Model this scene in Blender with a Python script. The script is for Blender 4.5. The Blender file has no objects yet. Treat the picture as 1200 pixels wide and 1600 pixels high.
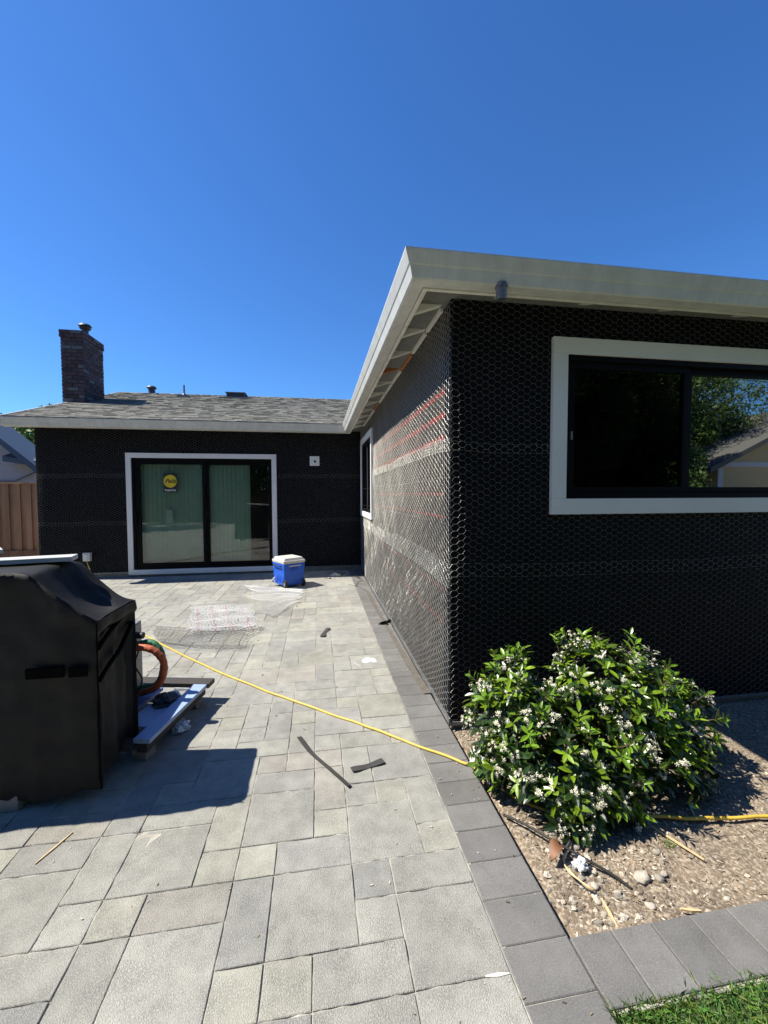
import bpy, math, random
import numpy as np
from mathutils import Vector, Matrix, noise
R = math.radians
sc = bpy.context.scene
col = sc.collection
# ------------------------------------------------------------------ camera
YAW, PITCH, ROLL = .159555, .043606, .0030128
CAM = Vector((0, 0, 1.5))
fw = Vector((math.sin(YAW)*math.cos(PITCH), math.cos(YAW)*math.cos(PITCH), -math.sin(PITCH)))
rt = Vector((math.cos(YAW), -math.sin(YAW), 0)); dn = fw.cross(rt)
r2 = rt*math.cos(ROLL) + dn*math.sin(ROLL); d2 = dn*math.cos(ROLL) - rt*math.sin(ROLL)
cam = bpy.data.objects.new('camera', bpy.data.cameras.new('camera')); col.objects.link(cam)
m = Matrix((r2, -d2, -fw)).transposed().to_4x4(); m.translation = CAM
cam.matrix_world = m
cam.data.sensor_fit = 'AUTO'; cam.data.sensor_width = 36; cam.data.lens = 642.1/1600*36
cam.data.clip_end = 3000; cam.data.clip_start = .05
sc.camera = cam
# ------------------------------------------------------------------ sky and sun
SUN = Vector((-.75, .10, 1)).normalized()
EL = math.asin(SUN.z); AZ = math.atan2(SUN.x, SUN.y)
w = bpy.data.worlds.new('World'); sc.world = w; w.use_nodes = True
nt = w.node_tree; bg = nt.nodes['Background']
sky = nt.nodes.new('ShaderNodeTexSky'); sky.sky_type = 'NISHITA'; sky.sun_disc = False
sky.sun_elevation = EL; sky.sun_rotation = AZ; sky.air_density = 1.0; sky.dust_density = .25; sky.ozone_density = 3.0; sky.altitude = 50
hs = nt.nodes.new('ShaderNodeHueSaturation'); hs.inputs['Saturation'].default_value = 1.12
nt.links.new(sky.outputs[0], hs.inputs['Color']); tn = nt.nodes.new('ShaderNodeMix'); tn.data_type = 'RGBA'; tn.blend_type = 'MULTIPLY'; tn.inputs[0].default_value = 1; tn.inputs[7].default_value = (.70, 1.13, 1.62, 1)
nt.links.new(hs.outputs[0], tn.inputs[6]); nt.links.new(tn.outputs[2], bg.inputs[0])
bg.inputs[1].default_value = .062
sl = bpy.data.lights.new('sun', 'SUN'); sl.energy = 5.0; sl.angle = R(.5); sl.color = (1, .94, .82)
so = bpy.data.objects.new('sun', sl); col.objects.link(so); so.rotation_euler = SUN.to_track_quat('Z', 'Y').to_euler(); so.location = (-8, 2, 12)
sc.view_settings.view_transform = 'Standard'; sc.view_settings.look = 'None'
sc.view_settings.exposure = .88; sc.view_settings.gamma = 1
random.seed(7); rng = np.random.default_rng(7)
U = random.uniform
# ------------------------------------------------------------------ materials
def M(name, c, c2=None, rough=.6, scale=8, detail=4, bump=0, bscale=120, metal=0, attr=False, spec=.5, stretch=(1, 1, 1), c3=None, s3=60, sub=0, stain=0, sst=(1, 1, 1), sscale=1.3):
    mt = bpy.data.materials.new(name); mt.use_nodes = True
    n = mt.node_tree.nodes; l = mt.node_tree.links; b = n['Principled BSDF']
    b.inputs['Roughness'].default_value = rough; b.inputs['Metallic'].default_value = metal
    b.inputs['Specular IOR Level'].default_value = spec
    tc = n.new('ShaderNodeTexCoord'); mp = n.new('ShaderNodeMapping'); mp.inputs['Scale'].default_value = stretch
    l.new(tc.outputs['Object'], mp.inputs[0])
    out = None
    if c2 or c3 or attr:
        nz = n.new('ShaderNodeTexNoise'); nz.inputs['Scale'].default_value = scale; nz.inputs['Detail'].default_value = detail
        nz.inputs['Roughness'].default_value = .65; l.new(mp.outputs[0], nz.inputs[0])
        rp = n.new('ShaderNodeMapRange'); rp.inputs[1].default_value = .33; rp.inputs[2].default_value = .67; l.new(nz.outputs[0], rp.inputs[0])
        mx = n.new('ShaderNodeMix'); mx.data_type = 'RGBA'; mx.inputs[6].default_value = (*c, 1); mx.inputs[7].default_value = (*(c2 or c), 1)
        l.new(rp.outputs[0], mx.inputs[0]); out = mx.outputs[2]
        if c3:
            n3 = n.new('ShaderNodeTexNoise'); n3.inputs['Scale'].default_value = s3; n3.inputs['Detail'].default_value = 3; l.new(mp.outputs[0], n3.inputs[0])
            r3 = n.new('ShaderNodeMapRange'); r3.inputs[1].default_value = .45; r3.inputs[2].default_value = .72; l.new(n3.outputs[0], r3.inputs[0])
            m3 = n.new('ShaderNodeMix'); m3.data_type = 'RGBA'; l.new(out, m3.inputs[6]); m3.inputs[7].default_value = (*c3, 1); l.new(r3.outputs[0], m3.inputs[0]); out = m3.outputs[2]
        if attr:
            at = n.new('ShaderNodeVertexColor'); at.layer_name = 'Col'
            mm = n.new('ShaderNodeMix'); mm.data_type = 'RGBA'; mm.blend_type = 'MULTIPLY'; mm.inputs[0].default_value = 1
            l.new(out, mm.inputs[6]); l.new(at.outputs[0], mm.inputs[7]); out = mm.outputs[2]
        if stain:
            m4 = n.new('ShaderNodeMapping'); m4.inputs['Scale'].default_value = sst; l.new(tc.outputs['Object'], m4.inputs[0])
            n4 = n.new('ShaderNodeTexNoise'); n4.inputs['Scale'].default_value = sscale; n4.inputs['Detail'].default_value = 7; n4.inputs['Roughness'].default_value = .7; l.new(m4.outputs[0], n4.inputs[0])
            r4 = n.new('ShaderNodeMapRange'); r4.inputs[1].default_value = .38; r4.inputs[2].default_value = .62; r4.inputs[3].default_value = 1-stain; r4.inputs[4].default_value = 1; l.new(n4.outputs[0], r4.inputs[0])
            m5 = n.new('ShaderNodeMix'); m5.data_type = 'RGBA'; m5.blend_type = 'MULTIPLY'; m5.inputs[0].default_value = 1
            l.new(out, m5.inputs[6]); l.new(r4.outputs[0], m5.inputs[7]); out = m5.outputs[2]
        l.new(out, b.inputs['Base Color'])
    else: b.inputs['Base Color'].default_value = (*c, 1)
    if bump:
        nb = n.new('ShaderNodeTexNoise'); nb.inputs['Scale'].default_value = bscale; nb.inputs['Detail'].default_value = 4
        l.new(mp.outputs[0], nb.inputs[0]); bp = n.new('ShaderNodeBump'); bp.inputs['Strength'].default_value = bump; bp.inputs['Distance'].default_value = .01
        l.new(nb.outputs[0], bp.inputs['Height']); l.new(bp.outputs[0], b.inputs['Normal'])
    if sub:
        b.inputs['Transmission Weight'].default_value = 0
        tl = n.new('ShaderNodeBsdfTranslucent'); ms = n.new('ShaderNodeMixShader'); ms.inputs[0].default_value = sub
        if out: l.new(out, tl.inputs[0])
        else: tl.inputs[0].default_value = (*c, 1)
        l.new(b.outputs[0], ms.inputs[1]); l.new(tl.outputs[0], ms.inputs[2]); l.new(ms.outputs[0], n['Material Output'].inputs[0])
    return mt

m_paver = M('paver', (.335, .326, .295), (.215, .21, .192), .85, 11, 10, .6, 240, attr=True, c3=(.39, .38, .345), s3=190, stain=.22, sscale=2.2)
m_border = M('dark_paver', (.165, .161, .155), (.125, .122, .118), .8, 9, 5, .3, 300, attr=True, c3=(.2, .197, .19), s3=200, stain=.22, sscale=2.5)
m_joint = M('joint_sand', (.46, .43, .37), (.16, .15, .135), .95, 5, 5, .4, 400)
m_soil = M('soil', (.215, .162, .112), (.12, .092, .066), .95, 7, 8, 1.0, 90, c3=(.42, .36, .28), s3=70)
m_earth = M('earth', (.22, .18, .12), (.16, .14, .09), .95, 3, 6, .5, 20)
m_turf = M('turf', (.035, .07, .02), (.05, .09, .025), .9, 20, 4)
m_white = M('white_trim', (.80, .80, .78), (.74, .74, .72), .5, 6, 4, .08, 90, stain=.1, sscale=3)
m_whitesat = M('gutter_paint', (.64, .64, .59), (.57, .57, .53), .42, 3, 5, .05, 60, stretch=(1, 1, 3), stain=.16, sst=(5, 5, .6), sscale=2)
m_cream = M('cream_paint', (.82, .79, .70), (.74, .71, .62), .6, 4, 5, .15, 60, stain=.22, sscale=6)
m_rawwood = M('raw_wood', (.45, .19, .06), (.30, .12, .04), .7, 12, 4, stretch=(1, 8, 1))
m_black = M('black_frame', (.004, .004, .005), None, .45, spec=.1)
m_shing = M('shingle', (.20, .20, .18), (.14, .14, .125), .9, 16, 5, .6, 200, attr=True)
m_brick = M('brick', (.085, .056, .054), (.052, .038, .042), .85, 20, 4, .5, 120, attr=True)
m_mortar = M('mortar', (.09, .075, .075), (.06, .05, .05), .95, 40, 3)
m_galv = M('galvanised', (.22, .225, .23), (.13, .135, .14), .45, 30, 3, metal=.35)
m_wire = M('wire', (.50, .50, .475), None, .34, metal=.72)
m_zinc = M('bright_zinc', (.70, .70, .70), None, .35, metal=.2)
m_redline = M('red_moire_stripe', (.45, .12, .12), None, .6)
m_wiredark = M('dark_steel', (.08, .085, .09), (.05, .05, .055), .5, 20, 3, metal=.6)
m_conc = M('concrete', (.28, .27, .25), (.20, .19, .18), .9, 9, 5, .3, 100)
m_cover = M('cover_cloth', (.020, .0195, .018), (.010, .010, .010), .62, 7, 5, .25, 260, spec=.2)
m_strap = M('strap', (.003, .003, .003), None, .9, spec=.05)
m_board = M('white_board', (.52, .52, .50), (.44, .44, .42), .5, 10, 3, .1, 80)
m_blue = M('cooler_blue', (.012, .11, .62), (.01, .095, .55), .38, 20, 2)
m_lid = M('cooler_lid', (.58, .57, .53), (.52, .51, .47), .4, 15, 3)
m_rubber = M('black_rubber', (.015, .015, .015), None, .6)
m_yellow = M('yellow_cord', (.62, .43, .06), (.52, .35, .05), .45, 30, 2)
m_orange = M('orange_hose', (.50, .115, .035), (.34, .07, .025), .6, 25, 3, .5, 60)
m_green = M('green_hose', (.02, .16, .085), (.015, .11, .06), .6, 25, 3, .5, 60)
m_greymetal = M('grey_metal', (.22, .23, .24), (.17, .18, .18), .45, 8, 4, .1, 60)
m_bluepaint = M('blue_board', (.10, .19, .46), (.08, .15, .38), .4, 10, 3)
m_ltblue = M('pale_blue', (.31, .41, .62), (.26, .35, .55), .35, 10, 3)
m_darkwood = M('dark_wood', (.045, .04, .036), (.03, .027, .025), .7, 10, 4, .4, 60, stretch=(1, 6, 1))
m_paper = M('black_paper_scrap', (.045, .042, .038), (.03, .03, .028), .8, 40, 3)
m_brownpaper = M('dusty_paper', (.13, .115, .095), (.09, .08, .068), .8, 20, 3)
m_wood = M('splinter', (.62, .46, .26), (.5, .35, .18), .7, 30, 3)
m_leafA = M('leaf', (.042, .088, .013), (.070, .138, .019), .3, 9, 2, spec=.6, attr=True, sub=.22)
m_petal = M('petal', (.66, .64, .53), None, .55, sub=.25)
m_throat = M('throat', (.72, .58, .22), None, .6)
m_stem = M('stem', (.10, .065, .035), (.07, .045, .025), .8, 30, 3)
m_bark = M('bark', (.10, .075, .05), (.06, .045, .03), .9, 12, 4, .6, 30)
m_crown = M('crown_leaf', (.065, .12, .025), (.10, .17, .04), .6, 3, 3, attr=True, sub=.15)
m_fence = M('fence_wood', (.38, .22, .13), (.20, .115, .07), .8, 5, 5, .3, 40, stretch=(1, 1, .12), attr=True)
m_stucco = M('stucco_grey', (.42, .41, .42), (.38, .37, .38), .9, 6, 4, .3, 80)
m_tan = M('stucco_tan', (.78, .60, .32), (.72, .55, .29), .9, 4, 4)
m_bluefascia = M('slate_fascia', (.06, .09, .13), None, .6)
m_blade = M('grass_blade', (.10, .20, .04), (.13, .24, .05), .6, 20, 2, attr=True, sub=.2)
m_stone = M('stone', (.42, .39, .35), (.30, .28, .25), .85, 30, 4, .4, 90, attr=True)
m_deadleaf = M('dead_leaf', (.22, .09, .035), (.13, .06, .03), .6, 30, 3)
m_plastic = M('clear_plastic', (.72, .75, .78), (.5, .53, .57), .2, 30, 3)
m_blind = M('blind_vane', (.64, .76, .70), (.56, .68, .62), .6, 4, 2, sub=.25)
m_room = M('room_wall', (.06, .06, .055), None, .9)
m_stick_b = M('sticker_black', (.012, .012, .012), None, .5)
m_stick_y = M('sticker_yellow', (.60, .46, .015), None, .5)
m_stick_w = M('sticker_white', (.7, .7, .7), None, .5)

def glass(name, tint, refl, dark=1.0):
    mt = bpy.data.materials.new(name); mt.use_nodes = True
    n = mt.node_tree.nodes; l = mt.node_tree.links; n.remove(n['Principled BSDF'])
    tr = n.new('ShaderNodeBsdfTransparent'); tr.inputs[0].default_value = (*tint, 1)
    gl = n.new('ShaderNodeBsdfGlossy'); gl.inputs['Roughness'].default_value = .004; gl.inputs[0].default_value = (dark, dark, dark, 1)
    fr = n.new('ShaderNodeFresnel'); fr.inputs[0].default_value = 1.5
    mr = n.new('ShaderNodeMapRange'); mr.inputs[3].default_value = refl; mr.inputs[4].default_value = 1; mr.inputs[1].default_value = .04
    ms = n.new('ShaderNodeMixShader'); l.new(fr.outputs[0], mr.inputs[0]); l.new(mr.outputs[0], ms.inputs[0])
    l.new(tr.outputs[0], ms.inputs[1]); l.new(gl.outputs[0], ms.inputs[2]); l.new(ms.outputs[0], n['Material Output'].inputs[0])
    return mt
m_glass = glass('window_glass', (.72, .86, .80), .10)
m_glassdark = glass('dark_window_glass', (.03, .035, .035), .32)
m_glassscreen = glass('screened_glass', (.02, .025, .03), .06, .7)

def paper_mat(name, printed):
    mt = M(name, (.0035, .004, .006), (.0022, .0025, .004), .65, 2.5, 6, .5, 14, spec=.12)  # paper for the shaded walls, shade put into its near-black colour
    n = mt.node_tree.nodes; l = mt.node_tree.links; b = n['Principled BSDF']
    if printed:
        b.inputs['Roughness'].default_value = .6
        src = b.inputs['Base Color'].links[0].from_socket
        mx0 = src.node; mx0.inputs[6].default_value = (.044, .037, .029, 1); mx0.inputs[7].default_value = (.029, .025, .021, 1)  # same paper lightened to its sunlit tone for the lit side wall
        ge = n.new('ShaderNodeNewGeometry'); sp = n.new('ShaderNodeSeparateXYZ'); l.new(ge.outputs['Position'], sp.inputs[0])
        acc = None
        for z in (2.185, 2.03, 1.875, 1.50, 1.345, .85, .62):
            a = n.new('ShaderNodeMath'); a.operation = 'SUBTRACT'; l.new(sp.outputs[2], a.inputs[0]); a.inputs[1].default_value = z
            c = n.new('ShaderNodeMath'); c.operation = 'ABSOLUTE'; l.new(a.outputs[0], c.inputs[0])
            d = n.new('ShaderNodeMath'); d.operation = 'LESS_THAN'; l.new(c.outputs[0], d.inputs[0]); d.inputs[1].default_value = .019 if z > 1.6 else .006
            if acc is None: acc = d.outputs[0]
            else:
                e = n.new('ShaderNodeMath'); e.operation = 'MAXIMUM'; l.new(acc, e.inputs[0]); l.new(d.outputs[0], e.inputs[1]); acc = e.outputs[0]
        nz = n.new('ShaderNodeTexNoise'); nz.inputs['Scale'].default_value = 9; mp = n.new('ShaderNodeMapping'); mp.inputs['Scale'].default_value = (1, 1.6, 7)
        l.new(ge.outputs['Position'], mp.inputs[0]); l.new(mp.outputs[0], nz.inputs[0])
        g = n.new('ShaderNodeMath'); g.operation = 'GREATER_THAN'; l.new(nz.outputs[0], g.inputs[0]); g.inputs[1].default_value = .42
        f = n.new('ShaderNodeMath'); f.operation = 'MULTIPLY'; l.new(acc, f.inputs[0]); l.new(g.outputs[0], f.inputs[1])
        mx = n.new('ShaderNodeMix'); mx.data_type = 'RGBA'; l.new(src, mx.inputs[6]); mx.inputs[7].default_value = (.22, .03, .025, 1); l.new(f.outputs[0], mx.inputs[0])
        l.new(mx.outputs[2], b.inputs['Base Color'])
    return mt
m_wrap = paper_mat('shaded_building_paper', False)
m_wrapp = paper_mat('sunlit_printed_paper', True)
# ------------------------------------------------------------------ mesh builder
class MB:
    def __init__(s): s.v = []; s.f = []; s.m = []; s.c = []; s.mats = []
    def mi(s, mat):
        if mat not in s.mats: s.mats.append(mat)
        return s.mats.index(mat)
    def add(s, vs, fs, mat=None, c=(1, 1, 1)):
        o = len(s.v); s.v += [tuple(v) for v in vs]; k = s.mi(mat) if mat else 0
        for f in fs: s.f.append([o+i for i in f]); s.m.append(k); s.c.append(c)
        return s
    def box(s, a, b, mat=None, c=(1, 1, 1), T=None):
        x0, y0, z0 = a; x1, y1, z1 = b
        vs = [Vector(p) for p in ((x0,y0,z0),(x1,y0,z0),(x1,y1,z0),(x0,y1,z0),(x0,y0,z1),(x1,y0,z1),(x1,y1,z1),(x0,y1,z1))]
        if T is not None: vs = [T @ v for v in vs]
        return s.add(vs, [(0,3,2,1),(4,5,6,7),(0,1,5,4),(1,2,6,5),(2,3,7,6),(3,0,4,7)], mat, c)
    def prism(s, poly, d, mat=None, c=(1, 1, 1)):      # poly: list of 3D points, d: extrusion vector
        n = len(poly); d = Vector(d); A = [Vector(p) for p in poly]; vs = A + [p+d for p in A]
        return s.add(vs, [tuple(range(n))[::-1], tuple(range(n, 2*n))] + [(i, (i+1) % n, n+(i+1) % n, n+i) for i in range(n)], mat, c)
    def tube(s, pts, r, n=8, mat=None, c=(1, 1, 1), closed=False, caps=True):
        pts = [Vector(p) for p in pts]; N = len(pts); vs = []; up = None
        rr = r if isinstance(r, (list, tuple)) else [r]*N
        for i, p in enumerate(pts):
            t = (pts[min(i+1, N-1)] - pts[max(i-1, 0)]).normalized()
            if up is None: up = Vector((0, 0, 1)) if abs(t.z) < .9 else Vector((1, 0, 0))
            a = t.cross(up).normalized(); b2 = a.cross(t).normalized(); up = b2
            for k in range(n):
                th = 2*math.pi*k/n; vs.append(p + (a*math.cos(th) + b2*math.sin(th))*rr[i])
        fs = [(i*n+k, i*n+(k+1) % n, (i+1)*n+(k+1) % n, (i+1)*n+k) for i in range(N-1) for k in range(n)]
        if caps: fs += [tuple(range(n))[::-1], tuple(range((N-1)*n, N*n))]
        return s.add(vs, fs, mat, c)
    def cyl(s, p0, p1, r0, r1=None, n=20, mat=None, c=(1, 1, 1)):
        return s.tube([p0, p1], [r0, r0 if r1 is None else r1], n, mat, c)
    def build(s, name, mat=None, parent=None, local=False, smooth=False, bevel=0, seg=2):
        me = bpy.data.meshes.new(name); off = wloc(parent) if parent is not None and not local else Vector((0, 0, 0))
        me.from_pydata([tuple(Vector(v)-off) for v in s.v], [], s.f)
        for mt in ([mat] if mat else s.mats): me.materials.append(mt)
        if not mat: me.polygons.foreach_set('material_index', s.m)
        if any(c != (1, 1, 1) for c in s.c):
            pass
        ca = me.color_attributes.new('Col', 'FLOAT_COLOR', 'CORNER')
        arr = np.ones((len(me.loops), 4), np.float32); i = 0
        cnt = np.array([len(f) for f in s.f]); arr[:, :3] = np.repeat(np.array(s.c, np.float32).reshape(-1, 3), cnt, axis=0)
        ca.data.foreach_set('color', arr.ravel())
        if smooth: me.polygons.foreach_set('use_smooth', [True]*len(me.polygons))
        me.update(); o = bpy.data.objects.new(name, me); col.objects.link(o)
        if parent is not None: o.parent = parent
        if bevel:
            b = o.modifiers.new('bevel', 'BEVEL'); b.width = bevel; b.segments = seg; b.limit_method = 'ANGLE'; b.angle_limit = R(40)
        return o
WL = {}
def wloc(o):
    v = Vector((0, 0, 0))
    while o is not None: v += o.location; o = o.parent
    return v
def thing(name, label, cat, loc=(0, 0, 0), rz=0, group=None):
    o = bpy.data.objects.new(name, None); col.objects.link(o); o.empty_display_size = .1
    o.location = loc; o.rotation_euler = (0, 0, rz); return tag(o, label, cat, group)
def tag(o, label, cat, group=None, kind=None):
    o['label'] = label; o['category'] = cat
    if group: o['group'] = group
    if kind: o['kind'] = kind
    return o
def struct(o, label=None): 
    o['kind'] = 'structure'
    if label: o['label'] = label
    return o
def npmesh(name, V, F, mat, parent=None, smooth=False, colr=None):
    off = wloc(parent) if parent is not None else Vector((0, 0, 0))
    V = np.asarray(V, np.float32) - np.array(off, np.float32)
    me = bpy.data.meshes.new(name); k = F.shape[1]
    me.vertices.add(len(V)); me.vertices.foreach_set('co', V.ravel())
    me.loops.add(F.size); me.loops.foreach_set('vertex_index', F.ravel().astype(np.int32))
    me.polygons.add(len(F)); me.polygons.foreach_set('loop_start', np.arange(0, F.size, k, dtype=np.int32)); me.polygons.foreach_set('loop_total', np.full(len(F), k, np.int32))
    if colr is not None:
        ca = me.color_attributes.new('Col', 'FLOAT_COLOR', 'CORNER'); a = np.ones((F.size, 4), np.float32); a[:, :3] = np.repeat(colr, k, axis=0); ca.data.foreach_set('color', a.ravel())
    if smooth: me.polygons.foreach_set('use_smooth', np.ones(len(F), bool))
    me.materials.append(mat); me.update(calc_edges=True); me.validate()
    o = bpy.data.objects.new(name, me); col.objects.link(o)
    if parent is not None: o.parent = parent
    return o
def smooth1d(x, s): return math.exp(-(x/s)**2)

# ------------------------------------------------------------------ ground, patio, bed, lawn
b = MB(); b.box((-600, -600, -.9), (600, 600, -.30)); struct(b.build('ground', m_earth))
gx_, gy_ = 240, 260; X_, Y_ = np.meshgrid(np.linspace(-7, .60, gx_), np.linspace(-.5, 9.0, gy_)); rr_ = np.random.default_rng(3)
Z_ = -.0042+.0040*rr_.standard_normal((gy_, gx_))*.5+.0022*np.sin(X_*2.3+Y_*1.7)*np.sin(Y_*3.1-X_); Z_ = np.clip(Z_, -.016, -.0012)
V_ = np.stack([X_.ravel(), Y_.ravel(), Z_.ravel()], 1); i_ = (np.arange(gy_-1)[:, None]*gx_+np.arange(gx_-1)).ravel(); F_ = np.stack([i_, i_+1, i_+gx_+1, i_+gx_], 1)
me_ = bpy.data.meshes.new('joint_sand_bed'); me_.from_pydata(V_.tolist(), [], F_.tolist()); me_.materials.append(m_joint); oj = bpy.data.objects.new('joint_sand_bed', me_); col.objects.link(oj); struct(oj, 'pale sand filling the joints between the patio pavers')
b = MB(); b.box((-14, -8, -.26), (.83, 9.2, -.018)); struct(b.build('paver_base', m_joint))
GX, GY, PX, PY = .583, 1.147, .1535, .1535     # right edge of the field, row origin, pitch
occ = {}
pcs = []
def put(c, j, w_, h_, tone=None):
    for a in range(w_):
        for d in range(h_):
            if (c+a, j+d) in occ: return False
    for a in range(w_):
        for d in range(h_): occ[(c+a, j+d)] = 1
    pcs.append((c, j, w_, h_, tone)); return True
for p in [(0,0,2,2),(0,-2,2,2),(2,1,1,1),(2,0,2,1),(2,-2,2,2),(0,2,2,1),(2,2,1,1),(0,3,1,1,'y'),(1,3,2,2),(0,4,1,2),(1,5,1,1,'y'),(2,5,1,1),
          (3,4,1,1,'y'),(3,5,1,2),(3,7,1,1),(3,8,1,1),(0,6,2,2),(2,6,1,2),(0,8,1,1,'y'),(1,8,2,1),(0,9,2,1),(0,10,2,2),(2,9,2,2),(4,7,1,1),(4,8,1,2),(4,10,1,1),
          (4,6,2,1),(4,4,2,2),(3,3,2,1),(5,3,1,1,'y'),(6,3,1,1,'y'),(5,1,1,2),(3,1,2,2),(4,0,1,1,'y'),(5,0,1,1,'y'),(6,2,2,1),(6,0,2,2),(8,2,1,1,'y'),(9,2,1,1),
          (7,3,2,2),(6,4,1,2),(9,3,1,2),(10,4,2,1),(12,4,1,1,'y'),(10,2,2,2),(8,0,1,2),(9,1,2,1),(2,12,1,1),(0,12,1,2),(1,12,1,1)]:
    put(*p)
kinds = [(2,2),(2,1),(1,2),(1,1)]
for j in range(-30, 46):
    for c in range(0, 84):
        if (c, j) in occ: continue
        ks = random.choices(kinds, (4, 4, 3, 2.2), k=4)+[(1, 1)]
        for k in ks:
            if j+k[1] > 46: continue
            if put(c, j, *k): break
b = MB(); g = .0015; ch = .0022
for (c, j, w_, h_, tone) in pcs:
    x1 = GX - PX*c - g; x0 = GX - PX*(c+w_) + g; y0 = GY + PY*j + g; y1 = GY + PY*(j+h_) - g
    if y1 > 8.13: y1 = 8.13
    if y1-y0 < .03: continue
    br = U(.91, 1.09); k = random.random()
    if tone == 'y' or (tone is None and k < (.30 if w_*h_ == 1 else .12)): cc = (1.08*br, 1.085*br, 1.02*br)
    elif k > .86: cc = (1.01*br, .985*br, .96*br)
    elif k > .6: cc = (.93*br, .94*br, .96*br)
    else: cc = (br, br*1.01, br)
    z = U(-.0009, .0009); t1, t2 = U(-.0008, .0008), U(-.0008, .0008)
    # softly irregular edges
    q = [(x0+U(0, .0012), y0+U(0, .0012)), (x1-U(0, .0012), y0+U(0, .0012)), (x1-U(0, .0012), y1-U(0, .0012)), (x0+U(0, .0012), y1-U(0, .0012))]
    vs = [(x, y, -.03) for x, y in q] + [(x, y, -ch+z) for x, y in q]
    ins = [(q[0][0]+ch, q[0][1]+ch), (q[1][0]-ch, q[1][1]+ch), (q[2][0]-ch, q[2][1]-ch), (q[3][0]+ch, q[3][1]-ch)]
    zz = [z-t1-t2, z+t1-t2, z+t1+t2, z-t1+t2]
    vs += [(x, y, zz[i]) for i, (x, y) in enumerate(ins)]
    fs = [(8, 9, 10, 11)]
    for a, d in ((0, 4), (4, 8)): fs += [(a+i, a+(i+1) % 4, d+(i+1) % 4, d+i) for i in range(4)]
    b.add(vs, fs, None, cc)
struct(b.build('patio', m_paver), 'grey concrete pavers of mixed sizes laid as the patio')
# dark soldier course along the wall and the bed
b = MB()
def slab(x0, y0, x1, y1, zb=-.06):
    br = U(.88, 1.12); z = U(-.001, .001); g = .0016; ch = .003
    x0 += g; x1 -= g; y0 += g; y1 -= g
    vs = [(x0,y0,zb),(x1,y0,zb),(x1,y1,zb),(x0,y1,zb),(x0,y0,z-ch),(x1,y0,z-ch),(x1,y1,z-ch),(x0,y1,z-ch),(x0+ch,y0+ch,z),(x1-ch,y0+ch,z),(x1-ch,y1-ch,z),(x0+ch,y1-ch,z)]
    fs = [(8,9,10,11)]
    for a, d in ((0, 4), (4, 8)): fs += [(a+i, a+(i+1) % 4, d+(i+1) % 4, d+i) for i in range(4)]
    b.add(vs, fs, None, (br, br*.995, br*.99))
y = 1.062; 
while y < 8.0:
    slab(.585, y, .822, min(y+.1565, 8.05)); y += .1565
y = 1.062
while y > -4: slab(.585, y-.1565, .822, y); y -= .1565
x = .826
while x < 9: slab(x, 1.012, x+.1535, 1.212); x += .1535
struct(b.build('paver_border', m_border), 'dark grey paver course edging the patio and planting bed')
b = MB(); b.box((.83, 1.0, -.2), (9, 1.213, -.008)); b.box((.583, -5, -.2), (.8225, 9, -.0050)); struct(b.build('border_joint_sand', m_joint))
# bed soil as a lumpy sheet
def sheet(name, x0, x1, y0, y1, nx, ny, zf, mat):
    V = []; 
    for j in range(ny+1):
        for i in range(nx+1):
            x = x0+(x1-x0)*i/nx; y = y0+(y1-y0)*j/ny; V.append((x, y, zf(x, y)))
    F = np.array([(j*(nx+1)+i, j*(nx+1)+i+1, (j+1)*(nx+1)+i+1, (j+1)*(nx+1)+i) for j in range(ny) for i in range(nx)])
    return npmesh(name, V, F, mat, smooth=True)
def soilz(x, y):
    e = smooth1d(y-1.213, .05)*.02 ; l = smooth1d(x-.826, .03)*.045
    return -.045 - l + e*.8 + .010*noise.noise((x*4, y*4, 0)) + .006*noise.noise((x*17, y*17, 3)) + .004*noise.noise((x*45, y*45, 5))
struct(sheet('bed_soil', .824, 3.6, 1.2125, 2.53, 230, 120, soilz, m_soil))
b = MB(); b.box((3.6, 1.2125, -.2), (9, 2.52, -.05)); struct(b.build('far_bed_soil', m_soil))
struct(sheet('lawn_soil', .826, 9, -7, 1.011, 60, 60, lambda x, y: -.012+.004*noise.noise((x*3, y*3, 0)), m_turf))
# grass blades
n = 26000
bx = .832 + (rng.random(n)**1.3)*1.9; by = 1.012 - rng.random(n)**1.2*.75
V = np.zeros((n*4, 3), np.float32); ang = rng.random(n)*6.283; h = .016+rng.random(n)*.018; ln = rng.normal(0, .012, (n, 2)); wd = .0011+rng.random(n)*.0009
dx, dy = np.cos(ang)*wd, np.sin(ang)*wd
for k, (s, t, q) in enumerate(((-1, 0, 1), (1, 0, 1), (.7, .6, .45), (-.1, 1, 1))):
    pass
P0 = np.stack([bx, by, np.full(n, -.016)], 1); S = np.stack([dx, dy, np.zeros(n)], 1); Lz = np.stack([ln[:, 0], ln[:, 1]-.004, h], 1)
V[0::4] = P0-S; V[1::4] = P0+S; V[2::4] = P0+Lz*.6+S*.6; V[3::4] = P0+Lz*[1, 1, 1]+np.stack([ln[:, 0]*.5, ln[:, 1]*.5, -h*.05], 1)
F = np.arange(n*4).reshape(n, 4)
cl = np.stack([.7+rng.random(n)*.7, .75+rng.random(n)*.5, .6+rng.random(n)*.8], 1)
o = npmesh('lawn_grass', V, F, m_blade, colr=cl.astype(np.float32)); tag(o, 'short bright green grass at the paver edge', 'grass', kind='stuff')

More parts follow.
